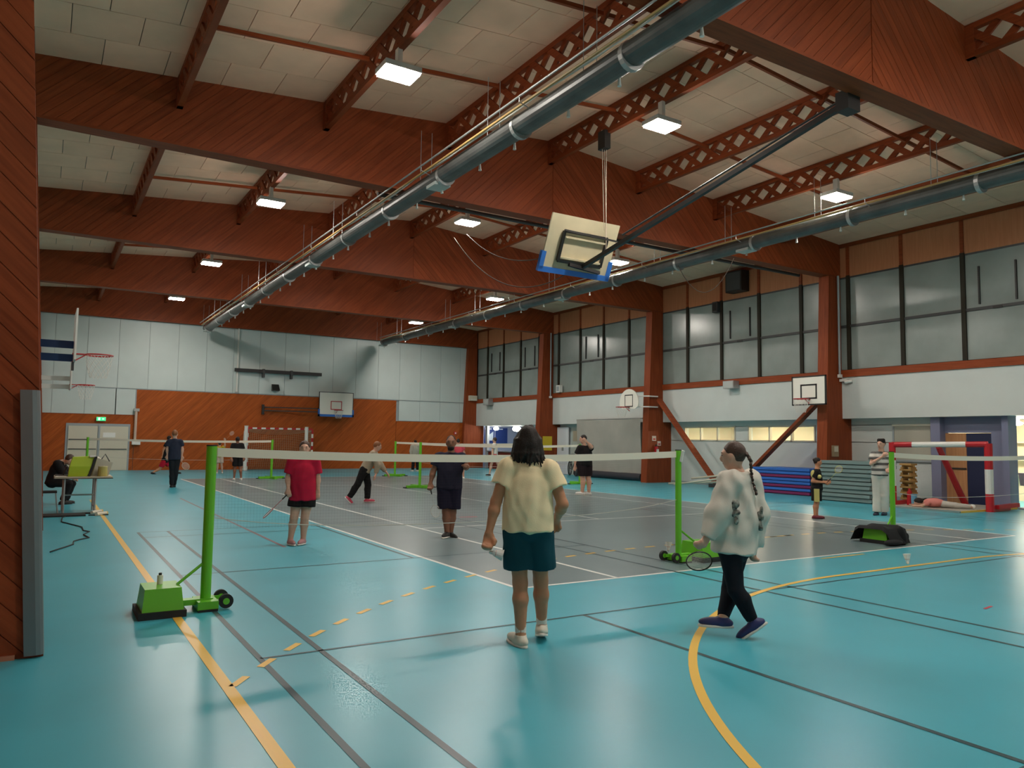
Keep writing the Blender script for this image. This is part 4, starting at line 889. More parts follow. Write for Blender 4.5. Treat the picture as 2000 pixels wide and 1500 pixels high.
# black bag on the post base
t = thing('sports_jacket', 'black jacket draped over the green post base', 'jacket', (12.0, 7.6, .1))
mb = MB(); NU, NV = 12, 8
for i in range(NU+1):
    for j in range(NV+1):
        u, v = i/NU, j/NV; x = 11.66+.55*u; y = 7.25+.75*v
        dz = .28+.02*math.sin(9*u+3*v) if .15 < v < .85 else .28-.26*(abs(v-.5)-.35)/.15
        if u < .08: dz -= .06
        mb.v.append(Vector((x+.03*math.sin(7*v), y+.02*math.sin(8*u), max(.02, dz))))
for i in range(NU):
    for j in range(NV): mb.f.append([i*(NV+1)+j, (i+1)*(NV+1)+j, (i+1)*(NV+1)+j+1, i*(NV+1)+j+1]); mb.mi.append(0)
mb.build('cloth', mat('black_cloth', (.008, .009, .010), rough=.9), t, True)
MB().ell((11.75, 7.28, .05), ((1,0,0),(0,1,0),(0,0,1)), (.22, .10, .05)).build('sleeve', MAT['black_cloth'], t, True); MB().ell((12.02, 7.3, .14), ((.3,0,-.95),(0,1,0),(.95,0,.3)), (.17, .07, .06)).build('sleeve', MAT['black_cloth'], t, True)
def shuttle(c, ax, label, s=1.):
    c = Vector(c); ax = Vector(ax).normalized(); t = thing('shuttlecock', label, 'shuttlecock', c)
    MB().ell(c, (ax.orthogonal().normalized(), ax.cross(ax.orthogonal().normalized()), ax), (.013*s, .013*s, .014*s)).build('cork', M_WHITE, t, True)
    x = ax.orthogonal().normalized(); y = ax.cross(x); mb = MB()
    for k in range(14):
        a = 2*math.pi*k/14; e = x*math.cos(a)+y*math.sin(a); q = y*math.cos(a)-x*math.sin(a)
        mb.add([c+e*.012*s, c+ax*.075*s+e*.033*s-q*.009*s, c+ax*.075*s+e*.033*s+q*.009*s, c+ax*.045*s+e*.024*s], [(0, 1, 2), (0, 3, 1)])
    mb.build('feathers', mat('feather', (.82, .82, .78), rough=.7), t)
    MB().ring(c+ax*.03*s, ax, .02*s, .0015*s, 16, 4).build('thread', M_RIM, t); return t
p = at(1773, 1106, 'Z', 0); shuttle((p.x, p.y, .05), (0, .1, 1), 'white shuttlecock on the floor beside the yellow arc', 1.5)
p = at(1305, 1081, 'Z', 0); shuttle((p.x, p.y, .05), (.2, .1, 1), 'white shuttlecock tucked against the green post base', 1.5)
t = thing('water_bottle', 'clear white bottle standing on the green post weight', 'bottle', (.98, 7.68, .25)); MB().tube((.98, 7.68, .25), (.98, 7.68, .33), .025).build('body', M_WHITE, t); MB().tube((.98, 7.68, .33), (.98, 7.68, .35), .014).build('cap', M_BLACK, t)

# ================================================================== PEOPLE
def smin(a, b, k):
    h = np.clip(.5+.5*(b-a)/k, 0, 1); return b+(a-b)*h-k*h*(1-h)
def V3(p): return np.array((p[0], p[1], p[2]), float)
def cap(a, b, ra, rb=None, cut=None):         # tapered capsule; cut = list of (point, normal) planes that trim it
    return ('cap', V3(a), V3(b), ra, ra if rb is None else rb, cut)
def eli(c, ax, r, cut=None): return ('ell', V3(c), np.array([V3(a) for a in ax]), np.array(r, float), cut)
def sdf_mesh(name, prims, h, k, mats, parent, org, wr=0., wf=22., seed=0, grow=0.):
    los, his = [], []
    for p in prims:
        if p[0] == 'cap': R = max(p[3], p[4])+grow; los.append(np.minimum(p[1], p[2])-R); his.append(np.maximum(p[1], p[2])+R)
        else: R = np.sqrt(((p[2]*p[3][:, None])**2).sum(0))+grow; los.append(p[1]-R); his.append(p[1]+R)
    pad = k+3*h+wr; lo = np.min(los, 0)-pad; hi = np.max(his, 0)+pad
    n = np.ceil((hi-lo)/h).astype(int)+1
    D = np.full(n, 9., np.float32); A = [lo[i]+h*np.arange(n[i]) for i in range(3)]
    for p, l, g in zip(prims, los, his):
        i0 = np.maximum(((l-pad-lo)/h).astype(int), 0); i1 = np.minimum(((g+pad-lo)/h).astype(int)+2, n)
        X, Y, Z_ = np.meshgrid(*[A[i][i0[i]:i1[i]] for i in range(3)], indexing='ij'); P = np.stack((X, Y, Z_), -1)
        if p[0] == 'cap':
            a, b, ra, rb, cut = p[1:]; ab = b-a; L2 = max(ab@ab, 1e-9); t = np.clip(((P-a)@ab)/L2, 0, 1)
            d = np.sqrt(((P-a-t[..., None]*ab)**2).sum(-1))-(ra+(rb-ra)*t)-grow
        else:
            c, ax, r, cut = p[1:]; q = (P-c)@ax.T; r = r+grow
            k0 = np.sqrt(((q/r)**2).sum(-1)); k1 = np.sqrt(((q/r**2)**2).sum(-1))+1e-9; d = k0*(k0-1)/k1
        if cut:
            for pt, nr in cut: d = np.maximum(d, (P-V3(pt))@V3(nr))
        sl = tuple(slice(i0[i], i1[i]) for i in range(3)); D[sl] = smin(D[sl], d, k)
    if wr:
        rg = np.random.RandomState(seed); X, Y, Z_ = np.meshgrid(*A, indexing='ij'); W = np.zeros_like(D)
        for q in range(5):
            v = rg.normal(size=3)*np.array([1, 1, .3]); v /= np.linalg.norm(v); w2 = rg.normal(size=3)
            W += np.sin((X*v[0]+Y*v[1]+Z_*v[2])*wf*(1+.5*q)+2*np.sin((X*w2[0]+Y*w2[1]+Z_*w2[2])*5+q))/(1+.8*q)
        D += (wr*.5*W).astype(np.float32)
    # naive surface nets
    ins = D < 0; c = [D[i:n[0]-1+i, j:n[1]-1+j, l:n[2]-1+l] for i in (0, 1) for j in (0, 1) for l in (0, 1)]
    S = sum((q < 0).astype(np.int8) for q in c); mask = (S > 0) & (S < 8); idx = np.full(mask.shape, -1, int); cells = np.argwhere(mask); idx[mask] = np.arange(len(cells))
    if len(cells) == 0: return None
    val = np.stack([q[mask] for q in c], 1); off = np.array([(i, j, l) for i in (0, 1) for j in (0, 1) for l in (0, 1)], float)
    acc = np.zeros((len(cells), 3)); cnt = np.zeros(len(cells))
    for a in range(8):
        for b in range(a+1, 8):
            if np.abs(off[a]-off[b]).sum() != 1: continue
            x = (val[:, a] < 0) != (val[:, b] < 0); t = np.where(x, val[:, a]/(val[:, a]-val[:, b]+1e-12), 0)
            acc += x[:, None]*(off[a]+t[:, None]*(off[b]-off[a])); cnt += x
    V = lo+h*(cells+acc/cnt[:, None]); F = []
    for ax in range(3):
        u, v = (ax+1) % 3, (ax+2) % 3; s0 = [slice(0, n[i]-1) for i in range(3)]; s1 = list(s0); s1[ax] = slice(1, n[ax]); s0[ax] = slice(0, n[ax]-1)
        for s in (s0, s1): s[u] = slice(1, n[u]-1); s[v] = slice(1, n[v]-1)
        a, b = ins[tuple(s0)], ins[tuple(s1)]; e = np.argwhere(a != b)
        if len(e) == 0: continue
        fl_ = a[tuple(e.T)]; e = e.copy(); e[:, u] += 1; e[:, v] += 1
        def cell(du, dv): q = e.copy(); q[:, u] -= du; q[:, v] -= dv; return idx[tuple(q.T)]
        Q = np.stack((cell(1, 1), cell(0, 1), cell(0, 0), cell(1, 0)), 1); Q[~fl_] = Q[~fl_][:, ::-1]; F.append(Q)
    F = np.concatenate(F); me = bpy.data.meshes.new(name); V = V-np.array(org)
    me.from_pydata(V.tolist(), [], F.tolist())
    for q in mats: me.materials.append(q)
    me.polygons.foreach_set('use_smooth', [True]*len(me.polygons)); me.update()
    o = bpy.data.objects.new(name, me); col.objects.link(o); o.parent = parent; ORG[o.name] = Vector(org); return o

SK = {'fair': mat('skin_fair', (.60, .34, .24), rough=.5, noise=.05, nscale=20), 'tan': mat('skin_tan', (.52, .235, .125), rough=.5, noise=.05, nscale=20), 'brown': mat('skin_brown', (.24, .10, .055), rough=.5, noise=.05, nscale=20), 'dark': mat('skin_dark', (.06, .03, .02), rough=.5)}
HR = {'black': mat('hair_black', (.014, .009, .007), rough=.55, spec=.3, bump=.5, bscale=120), 'brown': mat('hair_brown', (.05, .022, .012), rough=.5, bump=.4, bscale=90), 'ginger': mat('hair_ginger', (.22, .08, .025), rough=.6), 'grey': mat('hair_grey', (.13, .10, .085), rough=.6)}
def cloth(n, c, **k): return mat('cloth_'+n, c, rough=.85, spec=.2, bump=.15, bscale=140, **k)
M_EYE = mat('eye', (.02, .015, .012), rough=.3); M_LIP = mat('lip', (.25, .08, .07), rough=.5)
def striped(name, c1, c2, w):
    M = bpy.data.materials.new(name); M.use_nodes = True; nt = M.node_tree; b = nt.nodes['Principled BSDF']; b.inputs['Roughness'].default_value = .85
    tc = nt.nodes.new('ShaderNodeTexCoord'); sp = nt.nodes.new('ShaderNodeSeparateXYZ'); nt.links.new(tc.outputs['Object'], sp.inputs[0])
    a = nt.nodes.new('ShaderNodeMath'); a.operation = 'DIVIDE'; a.inputs[1].default_value = w; nt.links.new(sp.outputs[2], a.inputs[0])
    f = nt.nodes.new('ShaderNodeMath'); f.operation = 'FRACT'; nt.links.new(a.outputs[0], f.inputs[0])
    g = nt.nodes.new('ShaderNodeMath'); g.operation = 'GREATER_THAN'; g.inputs[1].default_value = .55; nt.links.new(f.outputs[0], g.inputs[0])
    x = nt.nodes.new('ShaderNodeMix'); x.data_type = 'RGBA'; x.inputs[6].default_value = (*c1, 1); x.inputs[7].default_value = (*c2, 1); nt.links.new(g.outputs[0], x.inputs[0]); nt.links.new(x.outputs[2], b.inputs['Base Color']); MAT[name] = M; return M

def person(label, base, j, turn, skin, hair, H, top=None, bottom=None, shoes=None, socks=None, h=.012, hairstyle='short', headturn=None, girth=1., hands='relax', feet=None, gsize=None, floor=0., tilt=(0, 0)):
    """base: pixel of the floor point; j: joints as (px, py, metres towards the camera); turn: 0 faces away, 90 faces image left, 180 faces the camera"""
    B = at(base[0], base[1], 'Z', floor); nC = Vector((-B.x, -B.y, 0)).normalized(); RI = Vector((CR.x, CR.y, 0)); RI = (RI-nC*RI.dot(nC)).normalized(); AW = -nC
    def J(q):
        off = q[2] if len(q) > 2 else 0; d = ray(q[0], q[1]); c = Vector((0, 0, CH)); t = ((B+nC*off-c).dot(nC))/d.dot(nC); return c+d*t
    j = {k: J(v) for k, v in j.items()}
    def heading(a): a = math.radians(a); return AW*math.cos(a)-RI*math.sin(a)
    F = heading(turn); S = H/1.75; T = thing('person', label, 'person', (B.x, B.y, floor), None); org = (B.x, B.y, floor)
    g = girth
    neck, shl, shr, hpl, hpr = j['neck'], j['shl'], j['shr'], j['hpl'], j['hpr']
    pel = (hpl+hpr)/2; shc = (shl+shr)/2; up = (shc-pel).normalized(); lat = (shr-shl); lat = (lat-up*lat.dot(up)).normalized(); fw = up.cross(lat).normalized()
    if fw.dot(F) < 0: fw = -fw
    ax = (lat, fw, up); L = (shc-pel).length; sw = (shr-shl).length/2
    hc = j['head']; HF = heading(turn if headturn is None else headturn); hu = Vector((0, 0, 1)); hu = (hu+HF*tilt[0]+RI*tilt[1]).normalized(); HFp = (HF-hu*HF.dot(hu)).normalized(); hl = hu.cross(HFp); hax = (hl, HFp, hu)
    body = [eli(hc+hu*.012*S, hax, (.074*S, .094*S, .108*S)), eli(hc+HFp*.03*S-hu*.06*S, hax, (.052*S, .055*S, .055*S)), eli(hc+HFp*.098*S-hu*.018*S, hax, (.013*S, .02*S, .024*S)), eli(hc+HFp*.075*S+hu*.03*S, hax, (.05*S, .02*S, .016*S))]
    for s in (-1, 1): body.append(eli(hc+hl*s*.076*S-hu*.005*S, hax, (.010*S, .022*S, .032*S)))
    body += [cap(neck-up*.03*S, hc-hu*.05*S-HFp*.01*S, .056*S, .05*S)]
    tor = [eli(pel+up*L*.66, ax, (max(sw*.92, .12*S)*g, .112*S*g, L*.42)), eli(pel+up*L*.32, ax, (.135*S*g, .10*S*g, L*.36)), eli(pel+up*.02*S, ax, (.16*S*g, .112*S*g, .12*S)), cap(shl.lerp(shr, .12), shl.lerp(shr, .88), .062*S)]
    tor.append(cap(shc+up*.01*S, neck, .075*S, .06*S)); body += tor
    arms = {}; legs = {}
    for s in 'lr':
        a, e, w = j['sh'+s], j['el'+s], j['wr'+s]; body += [cap(a, e, .055*S*g, .041*S*g), cap(e, e.lerp(w, .3), .041*S*g, .042*S*g), cap(e.lerp(w, .3), w, .042*S*g, .027*S)]; arms[s] = (a, e, w)
        hd = (w-e).normalized() if 'hd'+s not in j else (j['hd'+s]-w).normalized()
        side = fw.cross(hd); side = side.normalized() if side.length > .2 else lat.copy(); pn = hd.cross(side).normalized()
        pc = w+hd*.045*S; body.append(eli(pc, (side, pn, hd), (.040*S, .017*S, .05*S)))
        curl = {'relax': .35, 'grip': 1.25}[hands if isinstance(hands, str) else hands.get(s, 'relax')]
        pin = pn if pn.dot(-lat if s == 'r' else lat) > 0 else -pn
        for q, (u, ln) in enumerate(((-.027, .068), (-.009, .078), (.009, .073), (.026, .058))):
            p0 = w+hd*.085*S+side*u*S; d1 = (hd*math.cos(curl*.5)+pin*math.sin(curl*.5)); d2 = (hd*math.cos(curl*1.3)+pin*math.sin(curl*1.3))
            p1 = p0+d1*ln*.5*S; p2 = p1+d2*ln*.5*S; fr_ = max(.0095*S, h*.8); body += [cap(p0, p1, fr_, fr_*.95), cap(p1, p2, fr_*.95, fr_*.85)]
        sd = side if side.dot(fw) > 0 else -side
        p0 = w+hd*.03*S+sd*.03*S; p1 = p0+(hd*.6+sd*.5+pin*.35).normalized()*.042*S; body += [cap(p0, p1, max(.012*S, h*.8), max(.0105*S, h*.8)), cap(p1, p1+(hd*.85+pin*.4).normalized()*.03*S, max(.0105*S, h*.8), max(.009*S, h*.8))]
        hp, kn, an = j['hp'+s], j['kn'+s], j['an'+s]; legs[s] = (hp, kn, an)
        body += [cap(hp, kn, .088*S*g, .056*S*g), cap(kn, kn.lerp(an, .30)-F*.016*S, .054*S*g, .058*S*g), cap(kn.lerp(an, .30)-F*.016*S, an, .058*S*g, .036*S*g)]
        ft = (feet or {}).get(s, {}); fh = heading(ft.get('turn', turn)); pit = math.radians(ft.get('pitch', 0)); fd = (fh*math.cos(pit)-Vector((0, 0, 1))*math.sin(pit)).normalized(); fu = (Vector((0, 0, 1))*math.cos(pit)+fh*math.sin(pit)).normalized(); fs = fd.cross(fu)
        heel = an-fu*.045*S-fd*.03*S; toe = an-fu*.055*S+fd*.15*S; body += [cap(an, heel, .036*S, .032*S), cap(heel, toe, .03*S, .026*S)]
        legs[s] += (heel, toe, fd, fu, fs)
    bo = sdf_mesh('body', body, h, .028*S, [SK[skin]], T, org)
    # eyes, mouth
    if HFp.dot(nC) > -.3 and S > .5:
        for s in (-1, 1):
            MB().ell(hc+hl*s*.031*S+HFp*.083*S+hu*.012*S, hax, (.013*S, .012*S, .007*S), 8, 6).build('eye', M_EYE, T, True)
            MB().ell(hc+hl*s*.032*S+HFp*.088*S+hu*.035*S, hax, (.02*S, .010*S, .004*S), 8, 6).build('eyebrow', HR[hair], T, True)
        MB().ell(hc+HFp*.083*S-hu*.062*S, hax, (.022*S, .010*S, .006*S), 8, 6).build('mouth', M_LIP, T, True)
    # hair
    fc = [(hc+HFp*.035*S, HFp*1.0)]; hs = []
    hs.append(eli(hc+hu*.032*S-HFp*.012*S, hax, (.084*S, .100*S, .104*S), [(hc+HFp*.03*S+hu*.02*S, (HFp*.75-hu*.66).normalized())]))
    if hairstyle == 'long':
        hs.append(eli(hc-HFp*.035*S-hu*.03*S, hax, (.098*S, .09*S, .135*S), [(hc+HFp*.02*S, HFp)]))
        rg = random.Random(9)
        for q in range(64):
            a = -.25+(math.pi+.5)*((q+rg.random())/64); dr = hl*math.cos(a)-HFp*math.sin(a)*.98; k1 = rg.uniform(.96, 1.1)
            p0 = hc+hu*rg.uniform(.10, .13)*S+dr*.03*S; p1 = hc+dr*.092*k1*S+hu*.02*S; p2 = hc+dr*(.108*k1)*S-hu*.085*S; p3 = hc+dr*rg.uniform(.085, .13)*S-hu*rg.uniform(.14, .185)*S+hl*rg.uniform(-.03, .03)*S
            hs += [cap(p0, p1, .010*S, .014*S), cap(p1, p2, .014*S, .015*S), cap(p2, p3, .015*S, .006*S)]
    if hairstyle == 'braid':
        k0 = hc-HFp*.092*S+hu*.03*S; hs.append(eli(k0, hax, (.03*S, .03*S, .03*S)))
        pts = [k0-HFp*.02*S, k0-HFp*.055*S-hu*.06*S, k0-HFp*.06*S-hu*.16*S, k0-HFp*.075*S-hu*.26*S, k0-HFp*.10*S-hu*.34*S]
        for q in range(16):
            t = q/15*4; i = min(int(t), 3); p = pts[i].lerp(pts[i+1], t-i); hs.append(eli(p+hl*(.008 if q % 2 else -.008)*S, hax, (.019*S*(1-.025*q), .019*S*(1-.025*q), .018*S)))
    if hairstyle == 'bun': hs.append(eli(hc-HFp*.095*S+hu*.07*S, hax, (.04*S, .04*S, .04*S)))
    if hairstyle == 'wavy':
        for q in range(8): a = q*.8; hs.append(eli(hc+hu*.10*S+hl*.055*math.cos(a)*S+HFp*(.05*math.sin(a)-.0)*S, hax, (.035*S,)*3))
    if hairstyle == 'bald': hs = [eli(hc-HFp*.03*S-hu*.02*S, hax, (.083*S, .075*S, .06*S), [(hc, HFp)])]
    if hairstyle == 'beard':
        hs = [eli(hc+hu*.03*S-HFp*.02*S, hax, (.080*S, .095*S, .098*S), [(hc+HFp*.02*S+hu*.05*S, (HFp*.8-hu*.6).normalized())]), eli(hc+HFp*.045*S-hu*.085*S, hax, (.058*S, .055*S, .045*S))]
    sdf_mesh('hair', hs, h*(.7 if hairstyle == 'long' else .9), (.007 if hairstyle in ('long', 'braid') else .02)*S, [HR[hair]], T, org, wr=.004*S if hairstyle != 'bald' else 0, wf=70, seed=3)
    # upper garment
    up0 = Vector((0, 0, 1))
    if top:
        gr = top.get('loose', .014); hem = top.get('hem', -.02); hp_ = pel+up*hem*S*1. ; sl = top.get('sleeve', .55); pr = []
        cutp = [(hp_, -up)]
        wid = top.get('wide', 0.)
        pr += [eli(pel+up*L*.66, ax, (max(sw*.95, .12*S)*g+gr, .114*S*g+gr, L*.42+gr), cutp), eli(pel+up*L*.30, ax, (.15*S*g+gr+wid, .108*S*g+gr+wid, L*.5), cutp), cap(pel+up*(hem)*S, pel+up*L*.5, .122*S*g+gr+wid, .115*S*g+gr+wid*.8, cutp),
               cap(pel+up*hem*S+lat*.07*S*g, pel+up*L*.6+lat*.07*S*g, .095*S*g+gr+wid, .09*S*g+gr, cutp), cap(pel+up*hem*S-lat*.07*S*g, pel+up*L*.6-lat*.07*S*g, .095*S*g+gr+wid, .09*S*g+gr, cutp), cap(shl.lerp(shr, .1), shl.lerp(shr, .9), .062*S+gr, .062*S+gr), cap(shc+up*.01*S, shc.lerp(neck, .75), .078*S+gr*.7, .063*S+gr*.6, [(neck+up*.0*S-fw*.0, up)])]
        for s in 'lr':
            a, e, w = arms[s]; sr = top.get('sr', .018)
            if sl <= 1: q = a.lerp(e, sl); pr.append(cap(a, q, .058*S*g+gr, (.058-.017*sl)*S*g+gr+sr*.9, [(q, (e-a).normalized())]))
            else:
                t = sl-1; q = e.lerp(w, t); pr.append(cap(a, e, .058*S*g+gr+sr*.3, .044*S*g+gr+sr)); pr.append(cap(e, q, .044*S*g+gr+sr, .032*S+gr*.5+sr*.5, [(q, (w-e).normalized())]))
        sdf_mesh(top.get('name', 'shirt'), pr, h, .03*S, [top['mat']], T, org, wr=top.get('wr', .005), wf=top.get('wf', 36), seed=top.get('seed', 1))
        if top.get('collar'): MB().ring(neck-up*.012*S, (up+fw*.25).normalized(), .066*S, .010*S, 20, 6, ry=.95).build('collar', top['collar'], T, True)
    # lower garment
    if bottom:
        gr = bottom.get('loose', .02); t = bottom['len']; fl_ = bottom.get('flare', .02); pr = [eli(pel+up*.03*S, ax, (.165*S*g+gr, .118*S*g+gr, .12*S+gr), [(pel+up*bottom.get('waist', .11)*S, up)])]
        for s in 'lr':
            hp, kn, an = legs[s][:3]
            if t <= 1: q = hp.lerp(kn, t); pr.append(cap(hp+up0*.02*S, q, .092*S*g+gr, (.092-.036*t)*S*g+gr+fl_, [(q, (kn-hp).normalized()*.6-up0*.4)]))
            else: q = kn.lerp(an, t-1); pr += [cap(hp+up0*.02*S, kn, .092*S*g+gr, .058*S*g+gr+fl_*.5), cap(kn, q, .058*S*g+gr+fl_*.5, .040*S*g+gr+fl_, [(q, (an-kn).normalized())]), cap(kn, kn.lerp(an, .30)-F*.016*S, .056*S*g+gr, .058*S*g+gr), cap(kn.lerp(an, .30)-F*.016*S, kn.lerp(an, .75), .058*S*g+gr, .045*S*g+gr)]
        sdf_mesh(bottom.get('name', 'shorts'), pr, h, bottom.get('k', .012)*S, [bottom['mat']], T, org, wr=bottom.get('wr', .005), wf=34, seed=5)
    for s in 'lr':
        hp, kn, an, heel, toe, fd, fu, fs = legs[s]
        if socks: q = an.lerp(kn, socks[1]); sdf_mesh('sock', [cap(an-fu*.01, q, .040*S*g, .045*S*g, [(q, (kn-an).normalized())])], h, .01, [socks[0]], T, org)
        if shoes:
            sax = (fs, fd, fu); c = heel.lerp(toe, .5)
            sh = sdf_mesh('shoe', [eli(c+fu*.012*S, sax, (.047*S, .145*S, .045*S), [(heel-fu*.012*S, -fu)]), cap(an+fu*.0, heel.lerp(toe, .28)+fu*.01*S, .046*S, .046*S, [(an+fu*.012*S, fu)]), cap(heel, heel.lerp(toe, .25), .043*S, .043*S, [(heel-fu*.012*S, -fu)])], h*.8, .02*S, [shoes[0]], T, org)
            sdf_mesh('sole', [eli(c-fu*.022*S, sax, (.052*S, .152*S, .05*S), [(heel-fu*.034*S, -fu), (heel-fu*.012*S, fu)])], h*.7, .004, [shoes[1]], T, org)
    return T, j, dict(F=F, RI=RI, AW=AW, B=B, nC=nC, S=S, J=J, up=up, lat=lat, fw=fw, org=org)

def racket(label, grip, tip, col_, face=None, strings=(.75, .75, .7)):
    """grip end to head tip, 0.66 m nominal"""
    g0, t0 = Vector(grip), Vector(tip); d = (t0-g0).normalized(); L = (t0-g0).length; T = thing('racket', label, 'racket', g0)
    n = Vector(face) if face else Vector((-g0.x, -g0.y, 0)); n = (n-d*n.dot(d)).normalized(); s = d.cross(n); k = L/.66
    fm = mat('racket_'+label[:12], col_, rough=.35); hc = t0-d*.125*k
    MB().ring(hc, n, .125*k, .007*k, 36, 6, ax=d, ry=.78).build('head_frame', fm, T, True)
    MB().tube(hc-d*.125*k, g0+d*.17*k, .0045*k, n=8).build('shaft', fm, T); MB().tube(g0-d*.03, g0+d*.17*k, .014*k, .012*k, n=10).build('grip', M_RUB, T)
    mb = MB()
    for i in range(-8, 9):
        u = i/9; w_ = math.sqrt(1-u*u)
        mb.tube(hc+s*u*.097*k-d*w_*.124*k, hc+s*u*.097*k+d*w_*.124*k, .0009*k, n=3); mb.tube(hc+d*u*.124*k-s*w_*.097*k, hc+d*u*.124*k+s*w_*.097*k, .0009*k, n=3)
    mb.build('strings', mat('strings', strings, rough=.5), T); return T

WHT = cloth('white', (.72, .70, .64)); SOLE = mat('sole_white', (.70, .68, .62), rough=.6); SOLEB = mat('sole_black', (.02, .02, .02), rough=.7)
# man in the cream shirt, seen from behind
T, j, q = person('man from behind in cream t-shirt and dark teal shorts with shoulder length dark hair', (1016, 1262),
    dict(head=(1031, 864, -.02), neck=(1032, 897), shl=(990, 914), shr=(1075, 918), ell=(969, 979, .03), elr=(1099, 985, .02), wrl=(955, 1040, .06), wrr=(1087, 1014, -.16), hdr=(1078, 1030, -.24), hdl=(951, 1070, .08),
         hpl=(1010, 1035), hpr=(1052, 1036), knl=(1016, 1138, -.02), knr=(1056, 1134, -.10), anl=(1017, 1242, .0), anr=(1058, 1222, -.16)), 4, 'tan', 'black', 1.78,
    top=dict(name='t_shirt', mat=cloth('cream', (.90, .74, .47)), hem=.0, sleeve=.52, loose=.020, wide=.018, wr=.007, wf=34, seed=7), bottom=dict(name='shorts', mat=cloth('teal', (.008, .062, .085)), len=.72, loose=.022, flare=.04, waist=.07, k=.006, wr=.005),
    shoes=(mat('shoe_cream', (.66, .62, .52), rough=.6), SOLE), socks=(WHT, .22), h=.0085, hairstyle='long', feet=dict(l=dict(turn=28), r=dict(turn=0, pitch=14)), hands=dict(l='grip', r='grip'))
hand = j['wrl']+(j['hdl']-j['wrl']).normalized()*.10
shuttle(hand+q['RI']*.03+Vector((0, 0, -.05)), q['RI']*.95+Vector((0, 0, -.25)), 'white shuttlecock held by the man in cream shirt', 1.3)
# woman in the grey sweatshirt
T, j, q = person('woman with dark braid in grey sweatshirt and black leggings walking on the yellow arc', (1420, 1238),
    dict(head=(1432, 892, .0), neck=(1441, 925), shl=(1424, 941, .10), shr=(1464, 939, -.14), ell=(1402, 1003, .16), elr=(1478, 1005, -.12), wrl=(1382, 1048, .22), wrr=(1474, 1065, -.10), hdl=(1371, 1062, .26), hdr=(1470, 1082, -.1),
         hpl=(1426, 1078, .08), hpr=(1440, 1078, -.07), knl=(1437, 1152, .12), knr=(1425, 1150, -.10), anl=(1471, 1213, .10), anr=(1412, 1207, .06)), 72, 'fair', 'brown', 1.72,
    top=dict(name='sweatshirt', mat=cloth('sweat', (.62, .58, .51)), hem=.0, sleeve=2.02, loose=.034, sr=.030, wide=.028, wr=.012, wf=24, seed=12), bottom=dict(name='leggings', mat=cloth('leggings', (.008, .010, .016)), len=1.95, loose=.010, flare=.0, wr=.0),
    shoes=(mat('shoe_navy', (.025, .03, .13), rough=.5), SOLE), h=.0085, hairstyle='braid', feet=dict(l=dict(turn=84, pitch=38), r=dict(turn=95)), hands='grip', headturn=78)
rg = random.Random(3)
for a, w_ in (((1436, 1002, .20), .030), ((1482, 1012, .02), .016)):
    pr = [eli(q['J']((a[0]+rg.uniform(-7, 7), a[1]+rg.uniform(-20, 20), a[2])), (q['RI'], q['nC'], Vector((0, 0, 1))), (w_*rg.uniform(.5, 1), .022, .035*rg.uniform(.6, 1.2))) for _ in range(7)]
    sdf_mesh('camouflage_patch', pr, .009, .006, [mat('camo', (.20, .205, .18), rough=.8, noise=.95, nscale=34)], T, q['org'], wr=.006, wf=40)
g0 = j['wrr']+(j['hdr']-j['wrr']).normalized()*.06; racket('black and lime badminton racket held low by the woman with braid', g0, q['J']((1341, 1100, .0)), (.02, .02, .015), face=q['nC']*.8+Vector((0, 0, .5)))
# woman in red
T, j, q = person('woman in crimson shirt and black shorts standing behind the near net', (580, 1064),
    dict(head=(595, 876), neck=(593, 893), shl=(571, 901), shr=(615, 901), ell=(563, 932), elr=(620, 932, -.02), wrl=(563, 955, .08), wrr=(621, 957, .02), hdl=(565, 970, .1), hdr=(620, 972, .03), hpl=(580, 973), hpr=(602, 973), knl=(574, 1012, .02), knr=(595, 1012), anl=(567, 1054), anr=(592, 1053, -.03)),
    176, 'fair', 'brown', 1.60, top=dict(name='sports_shirt', mat=cloth('crimson', (.46, .010, .04)), hem=-.03, sleeve=.78, loose=.02, wide=.012, wr=.005), bottom=dict(name='shorts', mat=cloth('black', (.010, .009, .010)), len=.42, loose=.02, flare=.03),
    shoes=(mat('shoe_pink', (.55, .25, .26), rough=.6), SOLE), h=.011, hairstyle='short', girth=1.12, hands=dict(l='grip', r='relax'), feet=dict(l=dict(turn=200), r=dict(turn=160)))
racket('red rimmed badminton racket hanging from the woman in crimson', j['wrl']+(j['hdl']-j['wrl']).normalized()*.06, q['J']((514, 1012, .15)), (.45, .02, .03), face=Vector((0, 0, 1)))
# man in navy
T, j, q = person('bearded man in navy sports shirt and long shorts carrying a white racket', (877, 1050),
    dict(head=(881, 865), neck=(881, 884), shl=(857, 893), shr=(903, 894), ell=(846, 921), elr=(911, 912, .02), wrl=(841, 943, .05), wrr=(908, 914, .25), hdl=(839, 954, .08), hdr=(911, 908, .33), hpl=(868, 950), hpr=(887, 950), knl=(871, 1000, .02), knr=(884, 1000, -.04), anl=(873, 1040), anr=(880, 1040, -.1)),
    178, 'brown', 'black', 1.74, top=dict(name='sports_shirt', mat=cloth('navy', (.018, .016, .032)), hem=-.03, sleeve=.6, loose=.022, wide=.015), bottom=dict(name='long_shorts', mat=cloth('navy2', (.012, .010, .026)), len=.86, loose=.03, flare=.035),
    shoes=(mat('shoe_black', (.02, .02, .02), rough=.5), SOLE), h=.011, hairstyle='beard', girth=1.1, hands='grip', feet=dict(l=dict(turn=160), r=dict(turn=215, pitch=10)))
racket('white badminton racket pointing down from the man in navy', j['wrl']+(j['hdl']-j['wrl']).normalized()*.06, q['J']((853, 1010, .1)), (.72, .70, .66), strings=(.8, .8, .78))
